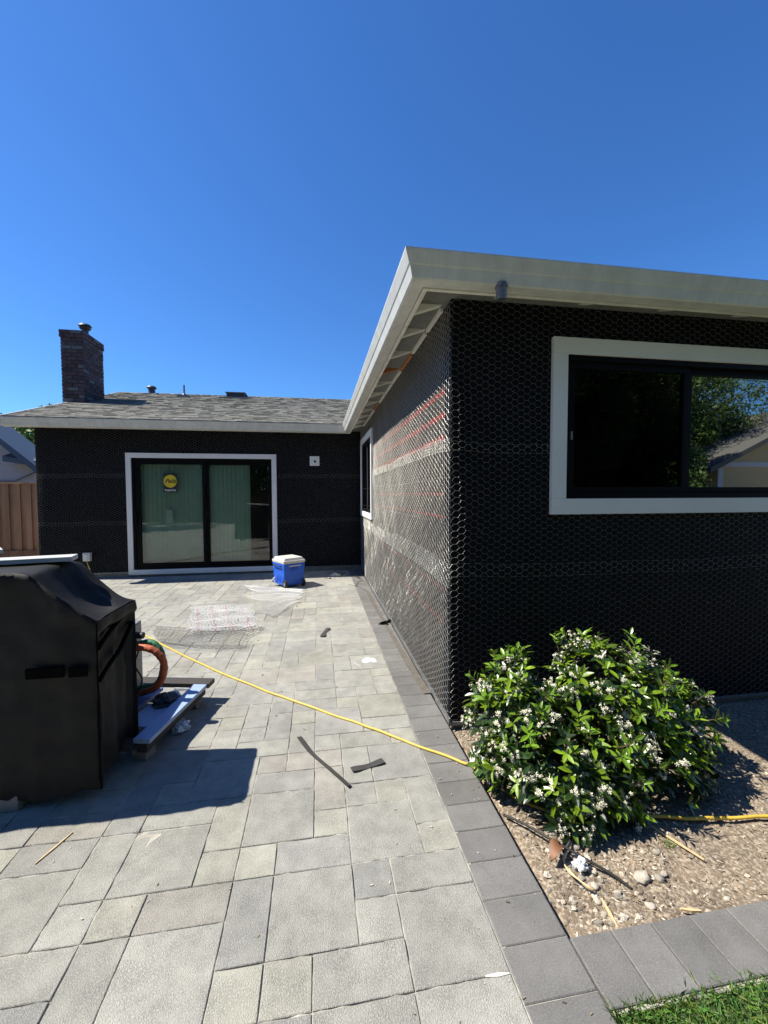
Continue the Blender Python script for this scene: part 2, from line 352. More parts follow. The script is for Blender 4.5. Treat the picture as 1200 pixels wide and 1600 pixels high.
# ------------------------------------------------------------------ netting
def hexnet(u0, u1, v0, v1, fmap, rad=.0013, a=.081, h=.043, holes=(), jit=.0011, edge=True):
    """hexagonal wire netting; twists run along u.  fmap(u, v, s) -> world points, arrays"""
    nu = int((u1-u0)/(a/2))+2; nv = int((v1-v0)/h)+2
    segs = []
    I, J = np.meshgrid(np.arange(nu), np.arange(nv), indexing='ij')
    cu = u0 + I*a/2; cv = v0 + J*h + (I % 2)*h/2
    # cell = hexagon with left/right points; edges: top twist, two slanted on the right
    q = a/6
    tl = (cu-q*.85, cv+h/2); tr = (cu+q*.85, cv+h/2); rp_u = cu + a/2 - q*.85; rp_v = cv
    # top twist of this cell, then from its right end up to the neighbour's lower-left and down
    br_ = (cu+q*.85, cv-h/2)
    E = [(tl, tr, 1.5), (tr, (cu+a/2-q*.85, cv), 1.0), (br_, (cu+a/2-q*.85, cv), 1.0)]
    A = []; B = []; W = []
    def jj(u, v):
        k1 = np.sin(u*913.7+v*517.3)*43758.5; k2 = np.sin(u*331.1-v*777.7)*24634.6
        return u+(k1-np.floor(k1)-.5)*jit*2, v+(k2-np.floor(k2)-.5)*jit*2
    for p, q2, wv in E:
        a0 = jj(np.round(p[0], 4).ravel(), np.round(p[1], 4).ravel()); b0 = jj(np.round(q2[0], 4).ravel(), np.round(q2[1], 4).ravel())
        A.append(np.stack(a0, 1)); B.append(np.stack(b0, 1)); W.append(np.full(len(a0[0]), wv))
    A = np.concatenate(A); B = np.concatenate(B); W = np.concatenate(W)
    mid = (A+B)/2; ok = (mid[:, 0] > u0) & (mid[:, 0] < u1) & (mid[:, 1] > v0) & (mid[:, 1] < v1)
    for (a0, a1, c0, c1) in holes: ok &= ~((mid[:, 0] > a0) & (mid[:, 0] < a1) & (mid[:, 1] > c0) & (mid[:, 1] < c1))
    A, B, W = A[ok], B[ok], W[ok]
    if edge:
        for vv in (v0+.002, v1-.002):
            xs = np.arange(u0, u1, a/2); E0 = np.stack([xs, vv+np.sin(xs*9)*.003], 1)
            e0, e1 = E0[:-1], E0[1:]; mm = (e0+e1)/2; ok = np.ones(len(mm), bool)
            for (a0, a1, c0, c1) in holes: ok &= ~((mm[:, 0] > a0) & (mm[:, 0] < a1) & (mm[:, 1] > c0) & (mm[:, 1] < c1))
            A = np.concatenate([A, e0[ok]]); B = np.concatenate([B, e1[ok]]); W = np.concatenate([W, np.full(ok.sum(), 1.)])
    def sg(Q):
        u, v = Q[:, 0], Q[:, 1]
        return u+.007*np.sin(v*4.3+u*1.1)+.003*np.sin(v*11+u*5), v+.009*np.sin(u*1.9+v*.7)+.004*np.sin(u*5.3+v*2.1+1)+.002*np.sin(u*17+v*3)
    PA = fmap(*sg(A)); PB = fmap(*sg(B))
    d = PB-PA; d /= np.linalg.norm(d, axis=1)[:, None]+1e-9
    ref = np.where(np.abs(d[:, 2:3]) < .8, [[0, 0, 1.]], [[1., 0, 0]]); s1 = np.cross(d, ref); s1 /= np.linalg.norm(s1, axis=1)[:, None]; s2 = np.cross(s1, d)
    V = []; N = len(A)
    out = np.zeros((N, 6, 3))
    for k in range(3):
        th = 2.094*k; off = (s1*math.cos(th)+s2*math.sin(th))*(rad*W)[:, None]
        out[:, k] = PA+off; out[:, 3+k] = PB+off
    base = (np.arange(N)*6)[:, None]
    F = np.concatenate([base+np.array([[k, (k+1) % 3, 3+(k+1) % 3, 3+k]]) for k in range(3)])
    return out.reshape(-1, 3), F
def wob(u, v, k=0):
    return .009 + .004*np.sin(u*2.1+v*2.3+k) + .0018*np.sin(u*9.7-v*7.1+k*2) + .0008*np.sin(u*31+v*41+k)
def joinnets(L):
    o = 0; Vs = []; Fs = []
    for V, F in L: Vs.append(V); Fs.append(F+o); o += len(V)
    return np.concatenate(Vs), np.concatenate(Fs)

# ------------------------------------------------------------------ the house
FY, SX, NY = 8.07, .84, 2.526          # far wall, side wall, near wall
house = thing('house', 'single-storey house wrapped in black building paper and hexagonal wire netting', 'house', (SX, FY, 0))
WT = 2.90
DX0, DX1, DZ0, DZ1 = -3.40, -.77, .045, 2.255      # door trim
def wallpiece(name, boxes, mat):
    b = MB()
    for a, c in boxes: b.box(a, c)
    return b.build(name, mat, house)
# far wall, with door opening
t = .14
far = wallpiece('wall', [((-4.85, FY, .09), (DX0+.06, FY+t, WT)), ((DX1-.06, FY, .09), (SX+.0, FY+t, WT)), ((DX0+.06, FY, DZ1-.05), (DX1-.06, FY+t, WT))], m_wrap)
far['label'] = 'far wall with the sliding door, black paper under netting'
WY0, WY1, WZ0, WZ1 = 6.24, 7.84, 1.10, 2.51       # side window trim
side = wallpiece('wall', [((SX, NY+t, .03), (SX+t, WY0+.05, WT)), ((SX, WY1-.05, .03), (SX+t, FY-.001, WT)), ((SX, WY0+.05, .03), (SX+t, WY1-.05, WZ0+.05)), ((SX, WY0+.05, WZ1-.05), (SX+t, WY1-.05, WT))], m_wrapp)
side['label'] = 'sunlit side wall, paper with red printed lines under netting'
NX0, NX1, NZ0, NZ1 = 1.52, 3.72, 1.362, 2.518     # near window trim
near = wallpiece('wall', [((SX, NY, .0), (NX0+.06, NY+t, WT)), ((NX1-.06, NY, .0), (8.5, NY+t, WT)), ((NX0+.06, NY, 0), (NX1-.06, NY+t, NZ0+.06)), ((NX0+.06, NY, NZ1-.06), (NX1-.06, NY+t, WT))], m_wrap)
near['label'] = 'shaded near wall with the wide window, black paper under netting'
end_ = wallpiece('wall', [((-4.85+.0, FY+t, .09), (-4.85+t, 16, WT)), ((8.36, NY+t, 0), (8.5, 16, WT)), ((-4.7, 15.86, 0), (8.36, 16, WT))], m_wrap)
# gable infill at the left end
b = MB(); b.prism([(-4.85, 8.07, WT), (-4.85, 15.9, WT), (-4.85, 12, 4.12)], (.14, 0, 0)); b.build('gable', m_wrap, house)
b = MB(); b.box((-4.83, FY+.02, -.2), (SX, FY+.2, .088)); b.box((SX+.015, NY+.02, -.2), (SX+.2, FY, .028)); b.box((SX+.2, NY+.015, -.3), (8.48, NY+.2, -.001)); b.build('foundation', m_conc, house)
# lap lines (upper sheet slightly proud) and weep screed
b = MB()
for z in (.62, 1.02, 1.95): pass
for xa_, xb_ in ((-4.86, DX0), (DX1, SX-.012)):
    b = MB(); b.box((xa_, FY-.012, .075), (xb_, FY-.001, .1)); b.build('weep_screed', m_galv, house)
b = MB()
b.box((SX-.012, NY-.012, .008), (SX-.001, FY-.012, .036)); b.build('weep_screed', m_galv, house); b = MB(); b.box((SX-.012, NY-.012, -.012), (8.5, NY-.001, .012))
b.build('weep_screed', m_galv, house, bevel=.002)
# netting on each wall
hd = [(DX0+.01, DX1-.01, -1, DZ1-.01)]; hv = [(-.145+.005, .036-.005, 2.052, 2.225)]
L = []
for (v0, v1, k) in ((.06, 1.02, 0), (.965, 1.87, 2), (1.81, 2.74, 4)):
    L.append(hexnet(-4.87, SX-.006, v0, v1, lambda u, v, k=k: np.stack([u, FY-wob(u, v, k), v], 1), holes=hd+hv, rad=.0004))
V, F = joinnets(L); npmesh('wire_netting', V, F, m_wire, far)
hs_ = [(WY0+.01, WY1-.01, WZ0+.01, WZ1-.01)]; L = []
for (v0, v1, k) in ((.02, 1.06, 1), (.90, 1.86, 3), (1.78, 2.78, 5)):
    L.append(hexnet(NY+.004, FY-.02, v0, v1, lambda u, v, k=k: np.stack([SX-wob(u, v, k)*1.1, u, v], 1), holes=hs_, rad=.0014))
V, F = joinnets(L); npmesh('wire_netting', V, F, m_wire, side)
# line wires drawn tight around the walls under the net
b = MB()
for z in (.16, .30, .44, .58, .72, .86, 1.0, 1.3, 1.6, 2.45):
    b.tube([(SX-.004-.002*math.sin(y*3+z*9), y, z+.004*math.sin(y*2.1+z*5)) for y in np.linspace(NY, FY-.01, 40)], .0022, 4, m_wiredark)
b.build('line_wire', None, side)
hn = [(NX0+.01, NX1-.01, NZ0+.01, NZ1-.01)]; L = []
for (v0, v1, k) in ((.01, 1.04, 2), (.955, 1.83, 4), (1.77, 2.78, 6)):
    def fm(u, v, k=k):
        # wraps the corner in a bulge
        e = np.exp(-((u-SX)/.02)**2)
        return np.stack([u-.010*e, NY-wob(u, v, k)-.012*e, v], 1)
    L.append(hexnet(SX-.012, 5.2, v0, v1, fm, holes=hn, rad=.0005))
for _ in range(95):
    u = U(.9, 4.5); v = random.choice((.18, .42, .7, 1.0, 1.25, 1.55, 1.8, 2.1, 2.4, 2.65))+random.gauss(0, .03)
    if NX0 < u < NX1 and NZ0 < v < NZ1: continue
    q = MB(); a = U(-1, 1); q.tube([(u-.006*math.cos(a), NY-.013, v-.006*math.sin(a)), (u, NY-.019, v), (u+.006*math.cos(a), NY-.013, v+.006*math.sin(a))], .0011, 4, caps=False); L.append((np.array(q.v), np.array(q.f)))
V, F = joinnets(L); npmesh('wire_netting', V, F, m_wire, near)
# roof: main gable and the wing hip, shingled in stepped courses
EZ = 2.80; PT = 1/3.
def shingles(name, u0f, u1f, P, nrm, n_c, exp_, parent, clip=None):
    """courses; P(u, s) -> point on slope; s along slope"""
    b = MB()
    for k in range(n_c):
        s0 = k*exp_; s1 = s0+exp_*1.25; ua, ub = u0f(s0), u1f(s0)
        u = ua - U(0, .1)
        while u < ub:
            wd_ = U(.07, .21); e = min(u+wd_, ub); s_ = max(u, ua)
            if e-s_ > .01:
                th = random.choice((.003, .006, .010)); br = U(.68, 1.3); cc = (br*U(.98, 1.05), br, br*U(.92, 1))
                lo = s0 - U(0, .006)
                pts = [P(s_, lo)+nrm*(.004), P(e, lo)+nrm*.004, P(e, s1)+nrm*.001, P(s_, s1)+nrm*.001]
                top = [P(s_, lo)+nrm*(.008+th), P(e, lo)+nrm*(.008+th), P(e, s1)+nrm*.003, P(s_, s1)+nrm*.003]
                b.add(pts+top, [(4, 5, 6, 7), (0, 1, 5, 4), (1, 2, 6, 5), (3, 0, 4, 7)], None, cc)
            u += wd_
    return b.build(name, m_shing, parent)
RY = 11.9; RZ = 4.19; X0 = -5.13
sl_len = math.hypot(RY-7.74, RZ-EZ); du = Vector((0, RY-7.74, RZ-EZ)).normalized(); nr = Vector((0, -du.z, du.y))
roof = MB(); roof.prism([(X0, 7.74, EZ), (X0, RY, RZ), (X0, RY+4.16, EZ), (X0, RY+4.16, EZ-.06), (X0, RY, RZ-.14), (X0, 7.74, EZ-.06)], (9.8-.0, 0, 0))
roof = roof.build('roof', m_shing, house)
roof['label'] = 'grey shingled gable roof over the far wing'
shingles('shingle_course', lambda s: X0-.01, lambda s: .47 + max(0, (s*du.y))*1.0, lambda u, s: Vector((u, 7.73, EZ))+du*s, nr, 35, sl_len/34.6, roof)
b = MB(); x = X0
while x < 4.6:
    for sgn in (1,):
        z0 = U(.004, .012)
        b.add([(x, RY-.14, RZ-.035), (x+.2, RY-.14, RZ-.045), (x+.2, RY, RZ+.005), (x, RY, RZ+.018+z0), (x+.2, RY+.14, RZ-.045), (x, RY+.14, RZ-.035), (x, RY-.14, RZ-.06), (x, RY+.14, RZ-.06)],
              [(0, 1, 2, 3), (3, 2, 4, 5), (0, 3, 5, 7, 6)], None, (U(.6, 1.2),)*3)
    x += .145
b.build('ridge_cap', m_shing, roof)
b = MB(); EZ2 = 2.772
xa, ya, xb, yb = .53, 2.22, 8.82, 11.9; rx = (xa+xb)/2; rz = EZ2+(rx-xa)*PT
vs = [(xa, ya, EZ2), (xb, ya, EZ2), (xb, yb, EZ2), (xa, yb, EZ2), (rx, ya+(rx-xa), rz), (rx, yb, rz)]
b.add(vs+[(p[0], p[1], p[2]-.05) for p in vs[:4]], [(0, 1, 4), (1, 2, 5, 4), (3, 0, 4, 5), (0, 6, 7, 1), (1, 7, 8, 2), (3, 9, 6, 0), (6, 9, 8, 7)]); wr = b.build('roof', m_shing, house); wr['label'] = 'hipped roof over the near wing'
d3 = Vector((1, 0, PT)).normalized(); n3 = Vector((-d3.z, 0, d3.x))
shingles('shingle_course', lambda s: ya+s*d3.x, lambda s: 7.7+s*d3.x, lambda u, s: Vector((xa, u, EZ2))+d3*s, n3, 8, .135, wr)
d4 = Vector((0, 1, PT)).normalized(); n4 = Vector((0, -d4.z, d4.y))
shingles('shingle_course', lambda s: xa+s*d4.y, lambda s: xb-s*d4.y, lambda u, s: Vector((u, ya, EZ2))+d4*s, n4, 8, .135, wr)
# eaves: sheathing, rafter tails, blocks, fascia, gutter
b = MB()
b.prism([(SX-.232, NY-.20, 2.742), (SX, NY+.0, 2.819), (SX, FY, 2.819), (SX-.232, FY-.2, 2.742)], (0, 0, .003))
b.prism([(SX-.232, NY-.232, 2.742), (8.6, NY-.232, 2.742), (8.6, NY, 2.819), (SX, NY, 2.819)], (0, 0, .003))
b.prism([(-5.1, FY-.232, 2.742), (SX-.2, FY-.232, 2.742), (SX, FY, 2.819), (-5.1, FY, 2.819)], (0, 0, .003))
b.build('eave_sheathing', m_cream, house)
raft_y = [2.62, 3.02, 3.50, 3.98, 4.46, 4.94, 5.42, 5.9, 6.38, 6.86, 7.34]
for i, y in enumerate(raft_y):
    b = MB(); b.prism([(SX, y, 2.735), (.608, y, 2.652), (.608, y, 2.741), (SX, y, 2.818)], (0, .045, 0)); o = b.build('rafter_tail', m_rawwood if i in (3,) else m_cream, house, bevel=.002)
    if i == 3: o['label'] = 'bare orange wood rafter tail'
    if i+1 < len(raft_y):
        b = MB(); b.prism([(SX-.035, y+.047, 2.70), (SX-.012, y+.047, 2.70), (SX-.012, y+.047, 2.812), (SX-.035, y+.047, 2.806)], (0, raft_y[i+1]-y-.049, 0)); o = b.build('eave_block', m_rawwood if i in (2, 6) else m_cream, house)
b = MB(); b.prism([(SX-.0, 2.50, 2.735), (.625, 2.285, 2.652), (.625, 2.285, 2.741), (SX-.0, 2.50, 2.812)], (.03, -.03, 0)); b.build('rafter_tail', m_cream, house)
x = 1.1
while x < 8:
    b = MB(); b.prism([(x, NY, 2.735), (x, 2.295, 2.652), (x, 2.295, 2.741), (x, NY, 2.818)], (.045, 0, 0)); b.build('rafter_tail', m_cream, house, bevel=.002); x += .58
x = -4.8
while x < .3:
    b = MB(); b.prism([(x, FY, 2.735), (x, FY-.231, 2.652), (x, FY-.231, 2.741), (x, FY, 2.818)], (.045, 0, 0)); b.build('rafter_tail', m_cream, house, bevel=.002); x += .6
# mitred runs: profile in (outward distance o, z), swept along the eave polyline
prof_f = [(.22, 2.645), (.245, 2.645), (.245, 2.76), (.22, 2.76)]
prof_g = [(.250, 2.652), (.322, 2.652), (.330, 2.660), (.346, 2.715), (.352, 2.722), (.375, 2.782), (.375, 2.791), (.368, 2.791), (.366, 2.784), (.344, 2.728), (.318, 2.662), (.254, 2.660), (.254, 2.785), (.250, 2.785)]
def runs(prof):
    b = MB(); n = len(prof)
    corners = [(-5.16, FY, (0, -1)), (SX, FY, (-1, -1)), (SX, NY, (-1, -1)), (8.9, NY, (0, -1))]
    rings = [[(cx+d[0]*o_, cy+d[1]*o_, z) for o_, z in prof] for cx, cy, d in corners]
    for k in range(3):
        vs = rings[k]+rings[k+1]
        b.add(vs, [(i, (i+1) % n, n+(i+1) % n, n+i) for i in range(n)])
    b.add(rings[0], [tuple(range(n))[::-1]]); b.add(rings[3], [tuple(range(n))]); return b
runs(prof_f).build('fascia', m_cream, house)
gt = runs(prof_g).build('gutter', m_whitesat, house)
b = MB()
b.tube([(1.02, 2.205, 2.668), (1.02, 2.205, 2.578)], [.030, .0275], 24, m_galv, caps=False); b.tube([(1.02, 2.205, 2.578), (1.02, 2.205, 2.668)], [.025, .0275], 24, m_galv, caps=False)
b.tube([(1.02, 2.205, 2.6555), (1.02, 2.205, 2.645)], .034, 24, m_galv); o = b.build('downspout_outlet', None, gt, smooth=False)
b = MB(); b.prism([(X0-.02, 7.70, EZ-.12), (X0-.02, 7.70, EZ+.01), (X0-.02, RY, RZ+.012), (X0-.02, RY, RZ-.13)], (.022, 0, 0)); b.build('barge_board', m_whitesat, roof)

# window trims
def trimframe(x0, x1, z0, z1, w_, to, mat, parent, name='trim', th=.03, back=.0, bottom=None, nails=()):
    """four boards, butt jointed; to(x, d, z) maps plane coords"""
    b = MB(); bt = bottom or w_
    for (a0, a1, c0, c1, p) in ((x0, x1, z1-w_, z1, .0), (x0, x1, z0, z0+bt, .0), (x0, x0+w_, z0+bt+.001, z1-w_-.001, .0), (x1-w_, x1, z0+bt+.001, z1-w_-.001, .0)):
        pts = [to(a0, -back, c0), to(a1, -back, c0), to(a1, -back, c1), to(a0, -back, c1)]
        d = Vector(to(a0, th, c0)) - Vector(to(a0, -back, c0)); b.prism(pts, d, mat)
    for x, z in nails: b.cyl(to(x, th-.001, z), to(x, th+.0006, z), .0022, n=6, mat=m_wiredark)
    return b.build(name, None, parent, bevel=.0025)
N_ = lambda x, d, z: (x, NY-d, z)
S_ = lambda y, d, z: (SX-d, y, z)
F_ = lambda x, d, z: (x, FY-d, z)
def bars(rects, to, d0, d1, mat, parent, name, bevel=.002):
    b = MB()
    for (a0, a1, c0, c1) in rects:
        pts = [to(a0, d0, c0), to(a1, d0, c0), to(a1, d0, c1), to(a0, d0, c1)]
        b.prism(pts, Vector(to(a0, d1, c0))-Vector(to(a0, d0, c0)))
    return b.build(name, mat, parent, bevel=bevel)
def ring(x0, x1, z0, z1, w_): return [(x0, x1, z0, z0+w_), (x0, x1, z1-w_, z1), (x0, x0+w_, z0+w_, z1-w_), (x1-w_, x1, z0+w_, z1-w_)]
def pane(x0, x1, z0, z1, to, d, mat, parent):
    b = MB(); b.add([to(x0, d, z0), to(x1, d, z0), to(x1, d, z1), to(x0, d, z1)], [(0, 1, 2, 3)]); return b.build('pane', mat, parent)
# near window
nl = [(NX0+.03+.3*i, NZ1-.03) for i in range(8)]+[(NX0+.03+.3*i, NZ1-.075) for i in range(8)]+[(NX0+.03, NZ0+.14+.25*i) for i in range(4)]+[(NX0+.075, NZ0+.14+.25*i) for i in range(4)]+[(NX0+.03+.35*i, NZ0+.04) for i in range(7)]
win = trimframe(NX0, NX1, NZ0, NZ1, .104, N_, m_white, house, 'window', .03, -.0, nails=nl); win['label'] = 'wide black sliding window with white trim in the near wall'
a0, a1, c0, c1 = NX0+.104, NX1-.104, NZ0+.104, NZ1-.104
bars(ring(a0, a1, c0, c1, .035), N_, -.10, .012, m_black, win, 'frame')
md = 2.54
bars(ring(a0+.0355, md+.04, c0+.0355, c1-.0355, .042), N_, -.06, -.012, m_black, win, 'sash')
bars(ring(md+.041, a1-.0355, c0+.0355, c1-.0355, .042), N_, -.08, -.035, m_black, win, 'sash')
pane(a0+.07, md, c0+.07, c1-.07, N_, -.03, m_glassscreen, win); pane(md+.08, a1-.07, c0+.07, c1-.07, N_, -.055, m_glassdark, win)
bars([(a0+.05, a0+.062, 1.86, 1.915)], N_, -.012, -.004, m_greymetal, win, 'latch', .001)
# side window
win = trimframe(WY0, WY1, WZ0, WZ1, .09, S_, m_white, house, 'window', .035, 0); win['label'] = 'narrow-looking white trimmed window in the sunlit side wall'
bars(ring(WY0+.09, WY1-.09, WZ0+.09, WZ1-.09, .05), S_, -.10, .01, m_black, win, 'frame')
bars([((WY0+WY1)/2-.03, (WY0+WY1)/2+.03, WZ0+.14, WZ1-.14)], S_, -.07, -.01, m_black, win, 'mullion')
pane(WY0+.14, WY1-.14, WZ0+.14, WZ1-.14, S_, -.035, m_glassdark, win)
# sliding door
door = trimframe(DX0, DX1, DZ0, DZ1, .088, F_, m_white, house, 'sliding_door', .035, 0); door['label'] = 'black two-panel sliding glass door with broad white trim'
a0, a1, c0, c1 = DX0+.088, DX1-.088, DZ0+.088, DZ1-.088
bars(ring(a0, a1, c0, c1, .045), F_, -.12, .01, m_black, door, 'frame')
bars([(a0+.046, a0+.13, c0+.046, c1-.046), (-2.115, -2.06, c0+.046, c1-.046), (a0+.13, -2.115, c0+.046, c0+.112), (a0+.13, -2.115, c1-.114, c1-.046)], F_, -.05, -.006, m_black, door, 'panel_frame')
bars([(-2.059, -2.003, c0+.046, c1-.046), (a1-.07, a1-.046, c0+.046, c1-.046), (-2.003, a1-.07, c0+.046, c0+.1), (-2.003, a1-.07, c1-.114, c1-.046)], F_, -.09, -.051, m_black, door, 'panel_frame')
pane(a0+.125, -2.11, c0+.10, c1-.11, F_, -.028, m_glass, door); pane(-2.01, a1-.06, c0+.09, c1-.11, F_, -.07, m_glass, door)
bars([(a0+.05, a0+.075, .95, 1.2)], F_, -.006, .03, m_black, door, 'handle', .004)
for q_ in (-3.26, -1.93): bars([(q_, q_+.04, -.004, .045)], F_, .005, .03, m_conc, door, 'shim', .001)
# dealer sticker, one mesh with its lettering
def text_into(b, s, size, mat, to, x, z, shear=0, d=.0, bold=0):
    cu = bpy.data.curves.new('t', 'FONT'); cu.body = s; cu.size = size; cu.shear = shear; cu.align_x = 'CENTER'; cu.align_y = 'CENTER'; cu.offset = bold
    ob = bpy.data.objects.new('t', cu); col.objects.link(ob); dg = bpy.context.evaluated_depsgraph_get(); me = bpy.data.meshes.new_from_object(ob.evaluated_get(dg))
    b.add([to(x+v.co.x, d, z+v.co.y) for v in me.vertices], [tuple(p.vertices) for p in me.polygons], mat)
    bpy.data.objects.remove(ob); bpy.data.curves.remove(cu); bpy.data.meshes.remove(me)
b = MB(); sx0, sx1, sz0, sz1 = -2.795, -2.555, 1.545, 1.895
cx = (sx0+sx1)/2
b.prism([F_(sx0, -.027, sz0), F_(sx1, -.027, sz0), F_(sx1, -.027, sz1), F_(sx0, -.027, sz1)], (0, -.001, 0), m_stick_b)
ccz = sz1-.148
b.add([F_(cx+.113*math.cos(t_), -.0255, ccz+.118*math.sin(t_)) for t_ in np.linspace(0, 2*math.pi, 40, endpoint=False)], [tuple(range(40))], m_stick_y)
text_into(b, 'Pella', .105, m_stick_b, F_, cx, ccz, .45, -.0245, .002)
text_into(b, 'Impervia', .055, m_stick_w, F_, cx, sz0+.04, 0, -.0245, .0008)
b.build('sticker', None, door)
b = MB(); b.prism([F_(-2.76, -.029, .98), F_(-2.65, -.029, .98), F_(-2.65, -.029, 1.22), F_(-2.76, -.029, 1.22)], (0, -.001, 0)); b.build('energy_label', m_blind, door)
# room behind the door, blinds
b = MB(); b.box((-3.9, FY+1.6, 0), (-.3, FY+1.7, 2.8)); b.box((-3.9, FY+.15, 2.5), (-.3, FY+1.7, 2.6)); b.box((-3.9, FY+.15, .0), (-.3, FY+1.7, .05)); b.box((-3.95, FY+.15, 0), (-3.9, FY+1.7, 2.6)); b.box((-.3, FY+.15, 0), (-.25, FY+1.7, 2.6)); b.build('room', m_room, house)
b = MB(); b.box((1.5, NY+.9, 1), (3.9, NY+1, 2.7)); b.build('room', m_room, house); b = MB(); b.box((SX+.9, WY0-.2, .8), (SX+1, WY1+.2, 2.7)); b.build('room', m_room, house)
bl = thing('vertical_blind', 'pale green vertical blind vanes hanging behind the sliding door glass', 'blind', (-2.4, FY+.17, 2.15))
b = MB(); b.box((-3.25, FY+.15, 2.10), (-.95, FY+.19, 2.14)); b.build('head_rail', m_white, bl)
x = -3.2
while x < -1.32:
    b = MB(); a = R(22+U(-5, 5)); dx, dy = .046*math.cos(a), .046*math.sin(a); y0 = FY+.17
    pts = []
    for q in range(5):
        f_ = -1+q/2; bow = .006*(1-f_*f_); pts.append((x+dx*f_+bow*math.sin(a), y0+dy*f_-bow))
    vs = [(p[0], p[1], z) for z in (.14, 2.1) for p in pts]
    b.add(vs, [(i, i+1, 6+i, 5+i) for i in range(4)]); b.build('vane', m_blind, bl, smooth=True); x += .078
# chimney
ch_ = MB(); cx0, cx1, cy0, cy1, cz1 = -5.225, -4.80, 9.6, 10.42, 4.88
ch_.box((cx0+.012, cy0+.012, -.2), (cx1-.012, cy1-.012, cz1-.02)); chim = ch_.build('chimney', m_mortar, house)
b = MB(); z = 2.2; k = 0; hb = .066; pz = .078
while z < cz1-.02:
    out = .018 if z > cz1-.11 else 0
    for side_ in range(4):
        if side_ in (0, 2): L0, L1 = cx0-out, cx1+out
        else: L0, L1 = cy0-out, cy1+out
        u = L0 - (.11 if k % 2 else 0)
        while u < L1:
            e = min(u+.205, L1); s_ = max(u, L0)
            if e-s_ > .03:
                br = U(.6, 1.25); cc = (br*U(.9, 1.25), br, br*U(.95, 1.2))
                if random.random() < .12: cc = (1.7, 2.6, 2.7)
                p = U(-.003, .004)+out
                if side_ == 0: b.box((s_, cy0-p, z), (e-.008, cy0+.05, z+hb), None, cc)
                elif side_ == 2: b.box((s_, cy1-.05, z), (e-.008, cy1+p, z+hb), None, cc)
                elif side_ == 1: b.box((cx1-.05, s_+.002, z+.0005), (cx1+p, e-.008, z+hb-.0005), None, cc)
                else: b.box((cx0-p, s_+.002, z+.0005), (cx0+.05, e-.008, z+hb-.0005), None, cc)
            u += .213
    z += pz; k += 1
b.build('brickwork', m_brick, chim)
b = MB(); b.box((cx0+.0, cy0+.0, cz1-.015), (cx1-.0, cy1-.0, cz1+.012)); b.build('crown', m_mortar, chim, bevel=.004)
fx, fy = -4.90, 9.9
b = MB(); b.cyl((fx, fy, cz1), (fx, fy, cz1+.03), .13, .11); b.cyl((fx, fy, cz1+.03), (fx, fy, cz1+.17), .06); b.cyl((fx, fy, cz1+.17), (fx, fy, cz1+.19), .09, .11); b.cyl((fx, fy, cz1+.19), (fx, fy, cz1+.235), .075); b.cyl((fx, fy, cz1+.235), (fx, fy, cz1+.27), .125, .10)
b.build('flue_cap', m_wiredark, chim)
# roof vents
vx = -4.35
b = MB(); b.cyl((vx, RY+.05, RZ-.02), (vx, RY+.05, RZ+.14), .085, .08); b.cyl((vx, RY+.05, RZ+.13), (vx, RY+.05, RZ+.16), .10, .125); b.cyl((vx, RY+.05, RZ+.16), (vx, RY+.05, RZ+.20), .125, .09); b.build('roof_vent', m_wiredark, roof)
py = RY-.55; pz_ = RZ-.55*PT
b = MB(); b.cyl((-3.36, py, pz_-.02), (-3.36, py, pz_+.30), .022); b.cyl((-3.36, py, pz_), (-3.36, py, pz_+.09), .07, .03); b.box((-3.5, py-.12, pz_-.04), (-3.22, py+.12, pz_+.025), T=None); b.build('plumbing_vent', m_galv, roof)
yv = RY-.35; zv = RZ-.35*PT
b = MB(); b.box((-2.33, yv-.18, zv-.08), (-1.88, yv+.18, zv+.085), m_wiredark); b.box((-2.36, yv-.21, zv+.085), (-1.85, yv+.21, zv+.105), m_galv); b.box((-2.5, yv-.26, zv-.07), (-1.72, yv-.2, zv-.05+.012), m_galv); b.build('roof_vent', None, roof, bevel=.004)
# wall plate with a cut for the light, low receptacle
b = MB(); b.prism([F_(-.145, .0, 2.048), F_(.036, .0, 2.048), F_(.036, .0, 2.23), F_(-.145, .0, 2.23)], (0, -.03, 0)); pl = b.build('mounting_block', m_white, far, bevel=.003)
b = MB(); b.cyl((-.05, FY-.029, 2.135), (-.05, FY-.032, 2.135), .020, n=20); b.tube([(-.05, FY-.03, 2.135), (-.035, FY-.05, 2.13), (-.025, FY-.045, 2.105)], .006, 6); b.tube([(-.05, FY-.03, 2.135), (-.06, FY-.05, 2.12), (-.045, FY-.045, 2.10)], .005, 6); b.build('wire_stub', m_black, far)

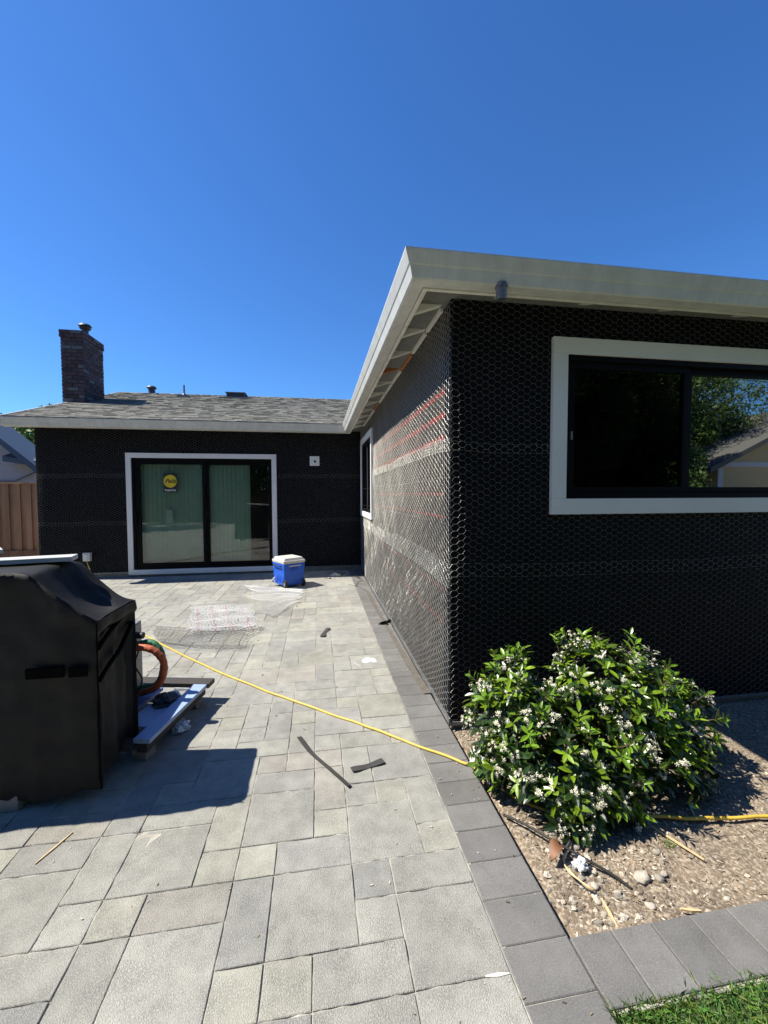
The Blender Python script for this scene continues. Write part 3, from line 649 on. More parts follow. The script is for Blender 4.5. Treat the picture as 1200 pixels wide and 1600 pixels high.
# ------------------------------------------------------------------ receptacle on the far wall, with plugged cord
b = MB(); oxc, ozc = -4.06, .40
b.box((oxc-.055, FY-.095, ozc-.075), (oxc+.06, FY-.02, ozc+.075), m_lid); b.box((oxc-.035, FY-.105, ozc-.045), (oxc+.03, FY-.095, ozc+.05), m_plastic)
b.build('weatherproof_outlet', None, far, bevel=.014)
b = MB(); b.tube([(oxc-.005, FY-.07, ozc-.07), (oxc+.02, FY-.09, .28), (oxc+.09, FY-.12, .12), (oxc+.16, FY-.17, .02), (oxc+.22, FY-.40, .009), (oxc+.35, FY-.8, .009), (oxc+.7, FY-1.4, .009), (-2.6, 5.55, .009), (-2.146, 5.02, .009)], .0085, 8)
tag(b.build('extension_cord', m_yellow, smooth=True), 'pale yellow cord plugged into the low outlet on the far wall', 'cord')
def curve(pts, n=6):
    P = [Vector(p) for p in pts]; out = []
    for i in range(len(P)-1):
        p0, p1, p2, p3 = P[max(i-1, 0)], P[i], P[i+1], P[min(i+2, len(P)-1)]
        for k in range(n):
            t_ = k/n; out.append(.5*((2*p1)+(p2-p0)*t_+(2*p0-5*p1+4*p2-p3)*t_*t_+(3*p1-p0-3*p2+p3)*t_**3))
    out.append(P[-1]); return out
pts = [(-2.55, 5.30, .008), (-2.146, 5.03, .008), (-1.992, 4.838, .008), (-1.484, 4.27, .008), (-1.0, 3.745, .008), (-.488, 3.244, .008), (-.2, 2.99, .008), (.168, 2.674, .008), (.35, 2.52, .008), (.53, 2.35, .008), (.772, 2.131, .010), (.83, 2.07, .008), (.94, 1.914, -.025), (1.02, 1.82, -.032), (1.2, 1.72, -.03), (1.51, 1.655, -.022), (1.766, 1.600, -.022), (2.073, 1.56, -.022), (2.5, 1.5, -.022), (3.4, 1.45, -.022)]
b = MB(); cp = curve(pts, 6); cp = [p+Vector((.003*math.sin(i*.9), .003*math.cos(i*1.3), 0)) for i, p in enumerate(cp)]
b.tube(cp, .0077, 8); tag(b.build('air_hose', m_yellow, smooth=True), 'long yellow hose lying across the patio and under the flowering bush', 'hose')

# ------------------------------------------------------------------ loose netting on the patio
def flatnet(name, quad, mt, nv_, hgt, rad, label, k, folds=None, a=.075, h=.042):
    q = [np.array(p) for p in quad]; lu = np.linalg.norm(q[1]-q[0]); lv = np.linalg.norm(q[3]-q[0])
    def fm(u, v):
        s = np.clip(u/lu, 0, 1)[:, None]; t_ = np.clip(v/lv, 0, 1)[:, None]
        p = (q[0]*(1-s)+q[1]*s)*(1-t_)+(q[3]*(1-s)+q[2]*s)*t_
        z = .006+hgt*(.5+.5*np.sin(p[:, 0]*7+k)*np.sin(p[:, 1]*5+k*2))+hgt*.5*np.abs(np.sin(v*9+k))
        p = p + np.stack([.03*np.sin(v*9+k), .03*np.sin(u*7+k)], 1)
        return np.stack([p[:, 0], p[:, 1], z], 1)
    V, F = hexnet(0, lu, 0, lv, fm, rad=rad, a=a, h=h, edge=True)
    o = npmesh(name, V, F, mt)
    if k == 1:
        for f in (.12, .36, .60, .86):
            s_ = np.array([f*lu]*24); t_ = np.linspace(0, lv, 24); P_ = fm(s_, t_); P_[:, 0] = np.linspace(P_[0, 0], P_[-1, 0], 24)+.006*np.sin(t_*20); bb_ = MB(); bb_.tube([tuple(p+[0, 0, .004]) for p in P_], .003, 5); bb_.build('moire_stripe', m_redline, o)  # red strands added to imitate moire stripes in the netting
    return tag(o, label, 'wire netting', 'scraps of wire netting on the patio')
flatnet('netting_scrap', [(-1.393, 4.57), (-.66, 4.64), (-.888, 5.58), (-1.632, 5.62)], m_zinc, 1, .03, .0019, 'brightest folded square of hexagonal wire netting lying on the patio', 1)
flatnet('netting_scrap', [(-1.38, 4.60), (-.68, 4.66), (-.90, 5.56), (-1.60, 5.60)], m_zinc, 1, .045, .0016, 'upper fold lying on the brightest square of wire netting', 5)
flatnet('netting_scrap', [(-1.56, 4.28), (-.72, 3.98), (-.60, 4.62), (-1.85, 4.86)], m_wiredark, 1, .025, .0015, 'grey flat wire netting piece nearest the yellow hose', 2)
flatnet('netting_scrap', [(-.60, 5.05), (-.30, 5.75), (-.22, 6.45), (-1.20, 6.95)][::-1], m_zinc, 1, .025, .0013, 'pale wire netting piece spread in front of the blue cooler', 3)
flatnet('netting_scrap', [(-1.18, 5.60), (-.55, 5.12), (-.38, 5.7), (-1.15, 6.3)], m_wire, 1, .03, .0015, 'middle wire netting piece between the bright square and the cooler', 4)

# ------------------------------------------------------------------ scraps of paper, sticks
def ribbon(name, pts, w0, w1, mat, label, cat, z=.003, curl=.01, group=None, ky=(1, 0)):
    P = [Vector((*p, 0)) for p in pts]; P = curve(P, 5); V = []; n_ = len(P); b = MB()
    for i, p in enumerate(P):
        t_ = (P[min(i+1, n_-1)]-P[max(i-1, 0)]).normalized(); s = Vector((t_.y, -t_.x, 0)); f = i/(n_-1); w_ = (w0+(w1-w0)*f)*(1+.15*math.sin(f*9))
        z0 = z+curl*(.5+.5*math.sin(f*7+1)); V += [p+s*w_/2+Vector((0, 0, z0)), p-s*w_/2+Vector((0, 0, z+curl*.3*math.cos(f*5)+.002))]
    fs = [(2*i, 2*i+1, 2*i+3, 2*i+2) for i in range(n_-1)]; b.add(V, fs)
    o = b.build(name, mat); md_ = o.modifiers.new('solid', 'SOLIDIFY'); md_.thickness = .0016
    return tag(o, label, cat, group)
G = 'black paper offcuts on the patio'
ribbon('paper_offcut', [(-.128, 2.515), (-.06, 2.37), (.03, 2.23), (.145, 2.04)], .030, .022, m_paper, 'long thin twisted strip of black paper on the patio near the hose', 'paper offcut', group=G, curl=.012)
ribbon('paper_offcut', [(.165, 2.165), (.25, 2.185), (.348, 2.215)], .040, .045, m_paper, 'short wide strip of black paper beside the long thin one', 'paper offcut', group=G, curl=.008)
ribbon('paper_offcut', [(.035, 4.30), (.055, 4.43), (.105, 4.57)], .05, .045, m_paper, 'small dark paper strip alone in the middle of the patio', 'paper offcut', group=G)
ribbon('paper_offcut', [(.70, 6.35), (.735, 6.2), (.738, 5.6), (.745, 5.156), (.752, 4.7), (.765, 4.2), (.772, 3.75), (.785, 3.3), (.80, 2.93)], .035, .055, m_brownpaper, 'very long dusty dark paper strip lying along the foot of the side wall', 'paper offcut', group=G, curl=.004)
ribbon('paper_offcut', [(.70, 4.60), (.76, 4.70), (.83, 4.66)], .09, .05, m_brownpaper, 'curled up brown paper flap against the side wall base', 'paper offcut', group=G, curl=.05)
ribbon('paper_offcut', [(.76, 3.42), (.775, 3.3), (.787, 3.15)], .015, .006, m_brownpaper, 'tiny forked paper sliver beside the long dusty strip', 'paper offcut', group=G)
def stick(name, a, c, w_, h_, mat, label, cat, group=None, z=0):
    A = Vector((*a, z)); B = Vector((*c, z)); t_ = (B-A).normalized(); s = Vector((t_.y, -t_.x, 0))*w_/2; b = MB(); hh = Vector((0, 0, h_))
    m_ = (A+B)/2
    b.prism([A+s*.4, A-s*.5, m_-s*1.0, B-s*.6, B+s*.2, m_+s*.9], hh)
    return tag(b.build(name, mat, bevel=.0008), label, cat, group)
GS = 'wood splinters lying about'
stick('wood_splinter', (-1.148, 1.81), (-1.088, 1.96), .008, .006, m_wood, 'pale wood splinter on the pavers in front of the covered grill', 'splinter', GS)
stick('wood_splinter', (1.03, 1.235), (1.045, 1.34), .011, .008, m_wood, 'pale stubby wood splinter in the bed corner near the dark pavers', 'splinter', GS, z=-.035)
stick('wood_splinter', (1.58, 1.42), (1.50, 1.62), .011, .006, m_wood, 'long bleached wood splinter in the middle of the bed soil', 'splinter', GS, z=-.035)
stick('wood_splinter', (1.29, 1.245), (1.36, 1.225), .012, .008, m_wood, 'orange wood chip at the near edge of the bed', 'splinter', GS, z=-.02)
stick('wood_splinter', (.30, 3.60), (.355, 3.50), .008, .005, m_board, 'thin white sliver on the patio pavers beyond the hose', 'splinter', GS)
stick('mortar_smear', (.50, 1.148), (.578, 1.143), .012, .003, m_lid, 'white smear in a paver joint close to the camera', 'smear')
def crumple(name, c, r, mat, label, cat, flat=.5, n=3, seed=0, group=None):
    b = MB(); nu, nv = 22, 14; V = []
    for j in range(nv+1):
        for i in range(nu):
            th = 2*math.pi*i/nu; ph = math.pi*j/nv; d = Vector((math.sin(ph)*math.cos(th), math.sin(ph)*math.sin(th), math.cos(ph)))
            k = 1+.6*noise.noise(d*1.4+Vector((seed, 0, 0)))+.3*noise.noise(d*3.2+Vector((seed, 3, 0)))+.12*noise.noise(d*8+Vector((seed, 3, 2)))
            p = Vector((d.x*r*k*1.2, d.y*r*k, max(d.z*r*k*flat+r*flat*.6, 0))); V.append(Vector(c)+p)
    b.add(V, [(j*nu+i, j*nu+(i+1) % nu, (j+1)*nu+(i+1) % nu, (j+1)*nu+i) for j in range(nv) for i in range(nu)])
    return tag(b.build(name, mat), label, cat, group)
crumple('crumpled_rag', (.30, 7.50, 0), .065, m_lid, 'crumpled off-white rag at the shadow edge below the far wall', 'rag', .6, seed=2)
ribbon('paper_offcut', [(.14, 7.75), (.2, 7.62), (.36, 7.66), (.5, 7.7)], .04, .03, m_greymetal, 'grey bent strip in the shade at the foot of the far wall', 'paper offcut', group=G, curl=.03)
ribbon('paper_offcut', [(.10, 7.37), (.17, 7.33), (.22, 7.29)], .035, .02, m_paper, 'small black scrap just in front of the off-white rag', 'paper offcut', group=G, curl=.02)
ribbon('paper_offcut', [(.66, 7.42), (.70, 7.36), (.715, 7.22)], .06, .04, m_paper, 'black scrap in the far inner corner of the patio', 'paper offcut', group=G, curl=.02)
b = MB(); b.tube(curve([(.48, 6.78, .004), (.60, 6.62, .006), (.68, 6.45, .004), (.72, 6.33, .004)], 5), .003, 5); b.tube(curve([(.60, 6.62, .004), (.66, 6.9, .01), (.75, 7.1, .004), (.72, 7.3, .004)], 5), .003, 5)
tag(b.build('loose_wire', m_wiredark), 'thin dark wire bent on the pavers in the far inner corner', 'wire')
crumple('plastic_wrapper', (.44, 3.62, 0), .05, m_plastic, 'flattened clear plastic wrapper on the patio near the side wall', 'wrapper', .12, seed=9)
crumple('plastic_wrapper', (.90, 2.16, -.03), .05, m_plastic, 'clear crumpled plastic under the left edge of the bush beside the hose', 'wrapper', .8, seed=4)

b = MB()
for i in range(200):
    y = 1.0+random.random()**1.4*6.3; x = U(-.9, .8) if random.random() < .6 else U(-3, .8)
    if random.random() < .3: x = .8-abs(random.gauss(0, .12))
    a = U(.0008, .0028)*(1+y*.18); th_ = U(0, 6.28); k = random.choice(((.9, .85, .75), (.25, .22, .2), (.6, .5, .35), (1.2, 1.2, 1.15)))
    c_, s_ = math.cos(th_), math.sin(th_); pts = [(x+(px*c_-pq*s_)*a, y+(px*s_+pq*c_)*a) for px, pq in ((-2, -.6), (1.6, -.8), (2.2, .5), (-1.2, .9))]
    b.prism([(p[0], p[1], .0012) for p in pts], (0, 0, a*.8), None, k)
tag(b.build('patio_grit', m_stone), 'sparse grit and paper crumbs scattered on the patio pavers', 'grit', kind='stuff')
# ------------------------------------------------------------------ blue wheeled cooler
th = R(32); ck = thing('cooler', 'blue wheeled cooler with a white lid standing on the patio', 'cooler', (-.54+.19*math.cos(th)-.2*math.sin(th), 6.62+.19*math.sin(th)+.2*math.cos(th), 0), th)
b = MB(); W, D = .185, .20
def taper(b, x0, x1, y0, y1, z0, z1, k, mat=None, T=None):
    vs = [(x0*k, y0*k, z0), (x1*k, y0*k, z0), (x1*k, y1*k, z0), (x0*k, y1*k, z0), (x0, y0, z1), (x1, y0, z1), (x1, y1, z1), (x0, y1, z1)]
    b.add(vs, [(0,3,2,1),(4,5,6,7),(0,1,5,4),(1,2,6,5),(2,3,7,6),(3,0,4,7)], mat)
taper(b, -W, W, -D, D, .03, .325, .90); b.build('body', m_blue, ck, True, bevel=.014, seg=3)
b = MB(); taper(b, -W-.004, W+.004, -D-.004, D+.004, .325, .365, .99); taper(b, -W+.03, W-.03, -D+.03, D-.03, .3655, .40, 1.12); b.build('lid', m_lid, ck, True, bevel=.008, seg=3)
b = MB(); b.box((-.10, -D-.008, .285), (.11, -D-.002, .30)); b.build('rim_label', m_lid, ck, True, bevel=.002)
b = MB(); b.box((-.06, -D-.004, .235), (.05, -D+.004, .275)); b.build('badge', M('dark_blue', (.008, .06, .35), None, .4), ck, True, bevel=.004)
for s in (-1, 1):
    b = MB(); b.cyl((s*.155-.018, -D+.015, .055), (s*.155+.018, -D+.015, .055), .055, n=28); wl_ = b.build('wheel', m_rubber, ck, True, bevel=.006)
    b = MB(); b.cyl((s*.155-.0195, -D+.015, .055), (s*.155+.0195, -D+.015, .055), .026, n=18); b.build('hub', m_greymetal, wl_, True, bevel=.002)
b = MB(); b.tube([(-W-.004, -.12, .29), (-W-.025, -.12, .295), (-W-.025, .12, .295), (-W-.004, .12, .29)], .008, 8); b.build('handle', m_rubber, ck, True)
b = MB(); b.tube([(-W-.0, .1, .12), (-W-.03, .11, .10), (-W-.03, .16, .06), (-W, .17, .05)], .012, 8); b.build('drain_tether', m_lid, ck, True, smooth=True)
b = MB()
for k in range(5): b.box((-W*.93-.006, -.16+.05*k, .07), (-W*.93+.006, -.145+.05*k, .17))
b.build('rib', m_blue, ck, True, bevel=.002)
ck.scale = (1.03, 1.0, 1.20)

# ------------------------------------------------------------------ covered grill
CX0, CX1, CYF, CYB = -2.65, -1.05, 2.13, 2.55
gr = thing('covered_grill', 'large barbecue grill under a black fabric cover at the left edge', 'grill', (-1.8, 2.34, 0))
def topz(x):
    if x < -1.38: return 1.14
    if x < -1.32: return 1.14-.012*((x+1.38)/.06)
    return 1.14 - (x+1.34)/.29*.24
# grid around: profile per x: front bottom -> front top -> back top -> back bottom
xs = list(np.linspace(CX0, -1.36, 40))+list(np.linspace(-1.34, CX1, 26)); prof = []
def cloth(x, s, side):
    return 0
V = []; nP = 0; K1, K2, K3 = 34, 16, 20
for xi, x in enumerate(xs):
    zt = topz(x); row = []
    for k in range(K1):
        f = k/(K1-1); z = .07+(zt-.07)*f
        fold = .026*noise.noise((x*4, z*1.8, 0))+.020*noise.noise((x*13, z*1.6, 2))*(1-.6*f)+.012*noise.noise((x*7+z*9, z*7-x*5, 4)); z += (1-f)**4*(.022*math.sin(x*6)+.02*noise.noise((x*11, 0, 3)))
        lip = -.012 if (zt-z) < .07 else 0
        row.append((x, CYF-fold+lip*.6 + .012*(1-f), z))
    for k in range(1, K2):
        f = k/(K2-1); y = CYF+(CYB-CYF)*f
        sag = 0
        if x > -1.34: 
            g_ = (x+1.34)/.29; yf = (y-CYF)/(CYB-CYF)+.18*(g_-.5); sag = -.045*math.sin(math.pi*g_)*(.7+.6*math.sin(yf*math.pi)) + (.034*(abs(math.sin(yf*5.2+.4))**.6-.7)+.030*noise.noise((yf*9, x*2.0, 1)))*math.sin(math.pi*min(1, g_*1.05))**.7
        else: sag = .004*noise.noise((x*9, y*9, 7))
        rnd = -.03 if k in (1, K2-1) else (-.012 if k in (2, K2-2) else 0)
        row.append((x, y, zt+sag+rnd*.3))
    for k in range(1, K3):
        f = 1-k/(K3-1); z = .07+(zt-.07)*f; row.append((x, CYB+.01*noise.noise((x*6, z*3, 5)), z))
    V += row; nP = len(row)
F = [(i*nP+j, i*nP+j+1, (i+1)*nP+j+1, (i+1)*nP+j) for i in range(len(xs)-1) for j in range(nP-1)]
b = MB(); b.add(V, F)
# right end drape: overhanging lip then billowing panel
NZ_, NYs = 30, 22; V2 = []
for k in range(NZ_+1):
    f = k/NZ_
    for j in range(NYs+1):
        g_ = j/NYs; y = CYF+(CYB-CYF)*g_; zt = .90; z = zt*(1-f)+.10*f
        ex = .012 if f < .09 else (-.018-.02*math.sin(math.pi*min(1, (f-.09)*2.2))*(.4+g_) if f < .5 else -.03-.01*(1-f))
        ex += .030*noise.noise((y*11, z*1.7, 4))*min(1, f*5) + .012*noise.noise((y*30, z*3, 8))*min(1, f*5)+.008*noise.noise((y*14+z*12, z*10, 8))
        ex *= 1 if 0 < j < NYs else .35
        yy = y - (.035*f*g_ if f > .1 else 0)
        V2.append((CX1+ex, yy, z))
o_ = len(b.v); b.add(V2, [(k*(NYs+1)+j, k*(NYs+1)+j+1, (k+1)*(NYs+1)+j+1, (k+1)*(NYs+1)+j) for k in range(NZ_) for j in range(NYs)])
cv = b.build('fabric_cover', m_cover, gr, smooth=True)
cv.modifiers.new('weld', 'WELD').merge_threshold = .004
b = MB()
b.box((-1.345, CYF-.026, .645), (-1.185, CYF-.012, .695)); b.box((-1.165, CYF-.026, .642), (-1.085, CYF-.012, .69)); b.build('velcro_strap', m_strap, gr, bevel=.003)
b = MB()
for z0, z1 in ((.76, .86), (.60, .74)):
    b.tube([(CX1-.005, CYF+.02, z0), (CX1-.012, CYF+.12, z0+.03), (CX1-.008, CYF+.24, z0+.07), (CX1-.01, CYB-.02, z1+.03)], .012, 6)
b.build('strap', m_strap, gr)
for x, y in ((-1.47, 2.2), (-1.47, 2.47), (-2.45, 2.2), (-2.45, 2.47)):
    b = MB(); b.box((x-.05, y-.06, 0), (x+.05, y+.04, .09)); b.build('leg', m_conc, gr, bevel=.004)
# seam piping
b = MB(); b.tube([(CX1+.004, CYF-.012, .08), (CX1+.004, CYF-.010, .5), (CX1+.008, CYF-.014, .895)], .0035, 5); b.build('seam', m_strap, gr)
def plank(name, cx, cy, z, L_, w_, t_, rz, mat, label, cat, group=None, tilt=0):
    b = MB(); b.box((-L_/2, -w_/2, 0), (L_/2, w_/2, t_)); o = b.build(name, mat, bevel=.002); o.location = (cx, cy, z); o.rotation_euler = (0, tilt, rz); return tag(o, label, cat, group)
plank('board', -1.72, 2.35, 1.150, .86, .115, .024, R(14), m_board, 'long white board reaching furthest right on top of the covered grill', 'board', 'white boards on the covered grill')
plank('board', -2.0, 2.42, 1.180, .62, .14, .022, R(38), m_board, 'white board lying crosswise over the other at the photo\'s left edge', 'board', 'white boards on the covered grill')

# ------------------------------------------------------------------ low cart with machine and hoses
A_ = Vector((-.93, 2.39, 0)); B_ = Vector((-.78, 3.10, 0)); e1 = (B_-A_).normalized(); e2 = Vector((-e1.y, e1.x, 0))
PL = thing('low_pallet', 'low dark pallet with a pale blue edge board beside the covered grill', 'pallet', A_)
def pb(name, a, c, z0, z1, mat, parent=PL, bev=.002, label=None):   # a,c in (along e1, along e2)
    b = MB(); o0 = A_
    q = [o0+e1*a[0]+e2*a[1], o0+e1*c[0]+e2*a[1], o0+e1*c[0]+e2*c[1], o0+e1*a[0]+e2*c[1]]
    b.prism([(p.x, p.y, z0) for p in q], (0, 0, z1-z0)); o = b.build(name, mat, parent, bevel=bev)
    if label: o['label'] = label
    return o
def tg(o, *a): return tag(o, *a)
pb('edge_board', (0, 0), (.66, .095), .125, .150, m_ltblue)
pb('end_board', (.665, -.01), (.76, .70), .118, .150, m_darkwood)
pb('end_board', (-.02, .10), (.06, .70), .09, .12, m_darkwood)
pb('deck_board', (.10, .32), (.66, .46), .10, .122, m_bluepaint); pb('deck_board', (.10, .48), (.66, .68), .10, .122, m_bluepaint)
pb('runner', (.02, .03), (.70, .09), .06, .1175, m_darkwood); pb('runner', (.02, .60), (.70, .68), .05, .0995, m_darkwood)
for a in (.04, .33, .60):
    for c in (.05, .58): pb('foot_block', (a, c), (a+.09, c+.08), 0, .06, m_conc)
o = pb('paper_sheet', (.16, .12), (.42, .27), .124, .127, m_ltblue, None); tag(o, 'pale blue paper sheet lying on the low pallet', 'paper')
o = pb('leaflet', (.86, .20), (.94, .36), .0, .02, m_plastic, None, .001); tag(o, 'small white and blue card pack on the patio behind the pallet', 'card pack')
crumple('plastic_wrapper', (-1.0, 2.86, .125), .07, m_wiredark, 'dark crumpled plastic heap on the low pallet', 'wrapper', .5, seed=6)
crumple('plastic_wrapper', (-.98, 2.93, .13), .035, m_plastic, 'shiny clear plastic bit on the dark heap of the pallet', 'wrapper', .6, seed=7)
crumple('plastic_wrapper', (-.885, 2.74, 0), .045, m_plastic, 'clear plastic scrap on the ground under the pale blue board', 'wrapper', .7, seed=8)
mc = thing('pump_cabinet', 'grey upright machine cabinet behind the covered grill with hoses plugged in', 'machine', (-1.36, 2.98, .123))
b = MB(); b.box((-1.52, 2.565, .123), (-1.235, 3.10, .62)); b.build('cabinet', m_greymetal, mc, bevel=.01)  # body stretched forward behind the cover so it shades the pallet board
b = MB(); b.cyl((-1.235, 2.90, .52), (-1.18, 2.88, .52), .022); b.build('coupling', m_rubber, mc)
b = MB(); b.cyl((-1.235, 2.99, .545), (-1.18, 2.98, .545), .022); b.build('coupling', m_rubber, mc)
b = MB(); b.tube(curve([(-1.25, 2.87, .56), (-1.19, 2.84, .60), (-1.16, 2.85, .50), (-1.18, 2.84, .40), (-1.14, 2.84, .30), (-1.18, 2.86, .2)], 6), .005, 6); b.build('power_lead', m_rubber, mc, smooth=True)
def hosed(name, pts, r, mat, label):
    b = MB(); cp = curve(pts, 9); b.tube(cp, [r*(1+.05*math.sin(i*1.5)+.03*math.sin(i*.63)) for i in range(len(cp))], 14); return tag(b.build(name, mat, smooth=True), label, 'hose', 'thick hoses of the machine')
hosed('hose', [(-1.20, 2.88, .495), (-1.12, 2.85, .505), (-1.05, 2.84, .475), (-1.005, 2.84, .40), (-1.02, 2.85, .30), (-1.08, 2.88, .22), (-1.2, 2.92, .17), (-1.35, 2.8, .16)], .022, m_orange, 'thick orange hose looping down from the machine cabinet')
hosed('hose', [(-1.20, 2.98, .49), (-1.13, 2.97, .50), (-1.07, 2.95, .46), (-1.045, 2.94, .38), (-1.06, 2.95, .28), (-1.11, 2.98, .20), (-1.22, 3.0, .17), (-1.4, 2.95, .15)], .019, m_green, 'thick green hose looping down behind the orange one')

# ------------------------------------------------------------------ flowering bush
bush = thing('jasmine_bush', 'rounded bush of glossy green leaves covered in small white flowers', 'bush', (1.40, 1.95, -.04))
lobes = [((1.03, 2.00, .24), (.23, .24, .38)), ((1.56, 2.02, .31), (.33, .30, .41)), ((1.30, 1.86, .14), (.44, .26, .34)), ((1.84, 2.02, .15), (.36, .26, .31)), ((1.22, 1.72, .02), (.30, .14, .22)), ((1.62, 1.80, .08), (.36, .18, .28))]
def lob(p):
    return min((((p[0]-c[0])/r[0])**2+((p[1]-c[1])/r[1])**2+((p[2]-c[2])/r[2])**2) for c, r in lobes)
LV = []; LF = []; LC = []
def leaf(P, d, nrm, L_, W_, cc, fold=.25):
    d = d.normalized(); s = d.cross(nrm).normalized(); nn = s.cross(d); o = len(LV)
    droop = -.12*L_
    prof = ((0, 0, 0), (.25, .75, 0), (.55, 1, .01), (.8, .6, .0), (1, 0, -.0))
    # centre line and two sides
    for f, w_, _ in prof: LV.append(P+d*L_*f+nn*(droop*f*f))
    for sg in (1, -1):
        for f, w_, _ in prof[1:4]: LV.append(P+d*L_*f+s*sg*W_*.5*w_+nn*(droop*f*f+W_*.5*w_*fold))
    c0 = o; a = o+5; b_ = o+8
    for sd, flip in ((a, 0), (b_, 1)):
        qs = [(c0, c0+1, sd, sd), (c0+1, c0+2, sd+1, sd), (c0+2, c0+3, sd+2, sd+1), (c0+3, c0+4, sd+2, sd+2)]
        for q in qs:
            q = list(dict.fromkeys(q))
            LF.append(tuple(q if flip else q[::-1])); LC.append(cc)
FL = MB()
def flower(P, nrm, r):
    n_ = nrm.normalized(); t_ = n_.orthogonal().normalized(); s = n_.cross(t_); a0 = U(0, 6)
    for k in range(5):
        a = a0+k*1.2566; d = t_*math.cos(a)+s*math.sin(a); e = t_*math.cos(a+.5)+s*math.sin(a+.5); f_ = t_*math.cos(a-.25)+s*math.sin(a-.25)
        FL.add([P, P+f_*r*.55+n_*.001, P+d*r+n_*.002*U(-1, 1), P+e*r*.85-n_*.002], [(0, 1, 2, 3)], m_petal)
    FL.add([P+n_*.0015+t_*.002, P+n_*.0015+s*.002, P+n_*.0015-t_*.002, P+n_*.0015-s*.002], [(0, 1, 2, 3)], m_throat)
ST = MB()
for _ in range(26):
    c, r = random.choice(lobes); p1 = Vector((c[0]+U(-1, 1)*r[0]*.6, c[1]+U(-1, 1)*r[1]*.6, c[2]+U(.1, .8)*r[2])); p0 = Vector((1.4+U(-.12, .12), 1.98+U(-.08, .08), -.06))
    mid = (p0+p1)/2+Vector((U(-.06, .06), U(-.06, .06), U(-.02, .06))); ST.tube(curve([p0, mid, p1], 4), [.007-.0006*i for i in range(9)], 5)
SPR = []
for _ in range(80):
    c, r = random.choice(lobes[:4]); d = Vector((random.gauss(0, 1), random.gauss(0, 1)-.3, abs(random.gauss(0, 1))+.2)).normalized()
    p = Vector((c[0]+d.x*r[0]*1.0, c[1]+d.y*r[1]*1.0, c[2]+d.z*r[2]*1.0))
    if p.y > 2.42 or (1.1 < p.x < 1.36 and p.z > .42): continue
    e = p+(d+Vector((U(-.4, .4), U(-.4, .4), U(.1, .9)))).normalized()*U(.04, .10); ST.tube([p-d*.05, p, e], [.003, .0025, .0015], 4)
    ax = (e-p).normalized(); t_ = ax.orthogonal().normalized(); s_ = ax.cross(t_); a0 = U(0, 6)
    for i in range(random.randint(5, 9)):
        a = a0+i*1.571+(i//2)*.8; f = 1-i*.11; hd_ = t_*math.cos(a)+s_*math.sin(a); L_ = U(.035, .065)*(.8+.1*i*.5); br = U(.8, 1.3)
        leaf(p+(e-p)*f, (hd_*U(.6, 1)+ax*U(.3, .9)), ax, L_, L_*.36, (2.2*br, 2.0*br, 1.0*br), U(.2, .5))
cnt = 0; tries = 0
while cnt < 1200 and tries < 60000:
    tries += 1
    c, r = random.choice(lobes); d = Vector((random.gauss(0, 1), random.gauss(0, 1), random.gauss(0, 1))).normalized()
    rad = U(.78, 1.06) if random.random() < .8 else U(.4, .8)
    p = Vector((c[0]+d.x*r[0]*rad, c[1]+d.y*r[1]*rad, c[2]+d.z*r[2]*rad))
    if p.z < -.01 or p.y > 2.45 or p.x < .80 or (1.14 < p.x < 1.32 and p.z > .47): continue
    q = lob(p)
    if rad > .78 and q < .55: continue
    # uneven outline, gaps
    if noise.noise(p*6.5) < -.10 and rad > .62: continue
    cnt += 1
    out = Vector((d.x, d.y, d.z+.45)).normalized(); up = Vector((0, 0, 1))
    k = random.randint(4, 7); br = U(.55, 1.25); young = random.random() < .38
    ax = (out+Vector((U(-.4, .4), U(-.4, .4), U(-.1, .5)))).normalized(); t_ = ax.orthogonal().normalized(); s = ax.cross(t_); a0 = U(0, 6)
    for i in range(k):
        a = a0+i*2.4; hd_ = t_*math.cos(a)+s*math.sin(a); dd = (hd_*U(.7, 1.1)+ax*U(.15, .8)).normalized(); L_ = U(.042, .076)*(1.05 if young else 1)
        if young: cc = (2.6*br, 2.1*br, .9*br)
        else: cc = (.42*br, .48*br, .55*br)
        leaf(p+ax*U(-.03, .01), dd, (ax+up*.3+Vector((U(-.3, .3), U(-.3, .3), 0))).normalized(), L_, L_*U(.30, .40), cc, U(.1, .45))
    if not young and rad > .78 and random.random() < .76:
        for i in range(random.randint(4, 10)):
            o3 = Vector((U(-.022, .022), U(-.022, .022), U(-.018, .018))); flower(p+out*.03+o3, out+Vector((U(-.7, .7), U(-.7, .7), U(-.4, .4))), U(.0075, .0125))
bb = MB(); bb.v = [tuple(v) for v in LV]; bb.f = [list(f) for f in LF]; bb.c = LC; bb.m = [0]*len(LF); bb.build('foliage', m_leafA, bush)
FL.build('blossom', None, bush); ST.build('stem', m_stem, bush, smooth=True)

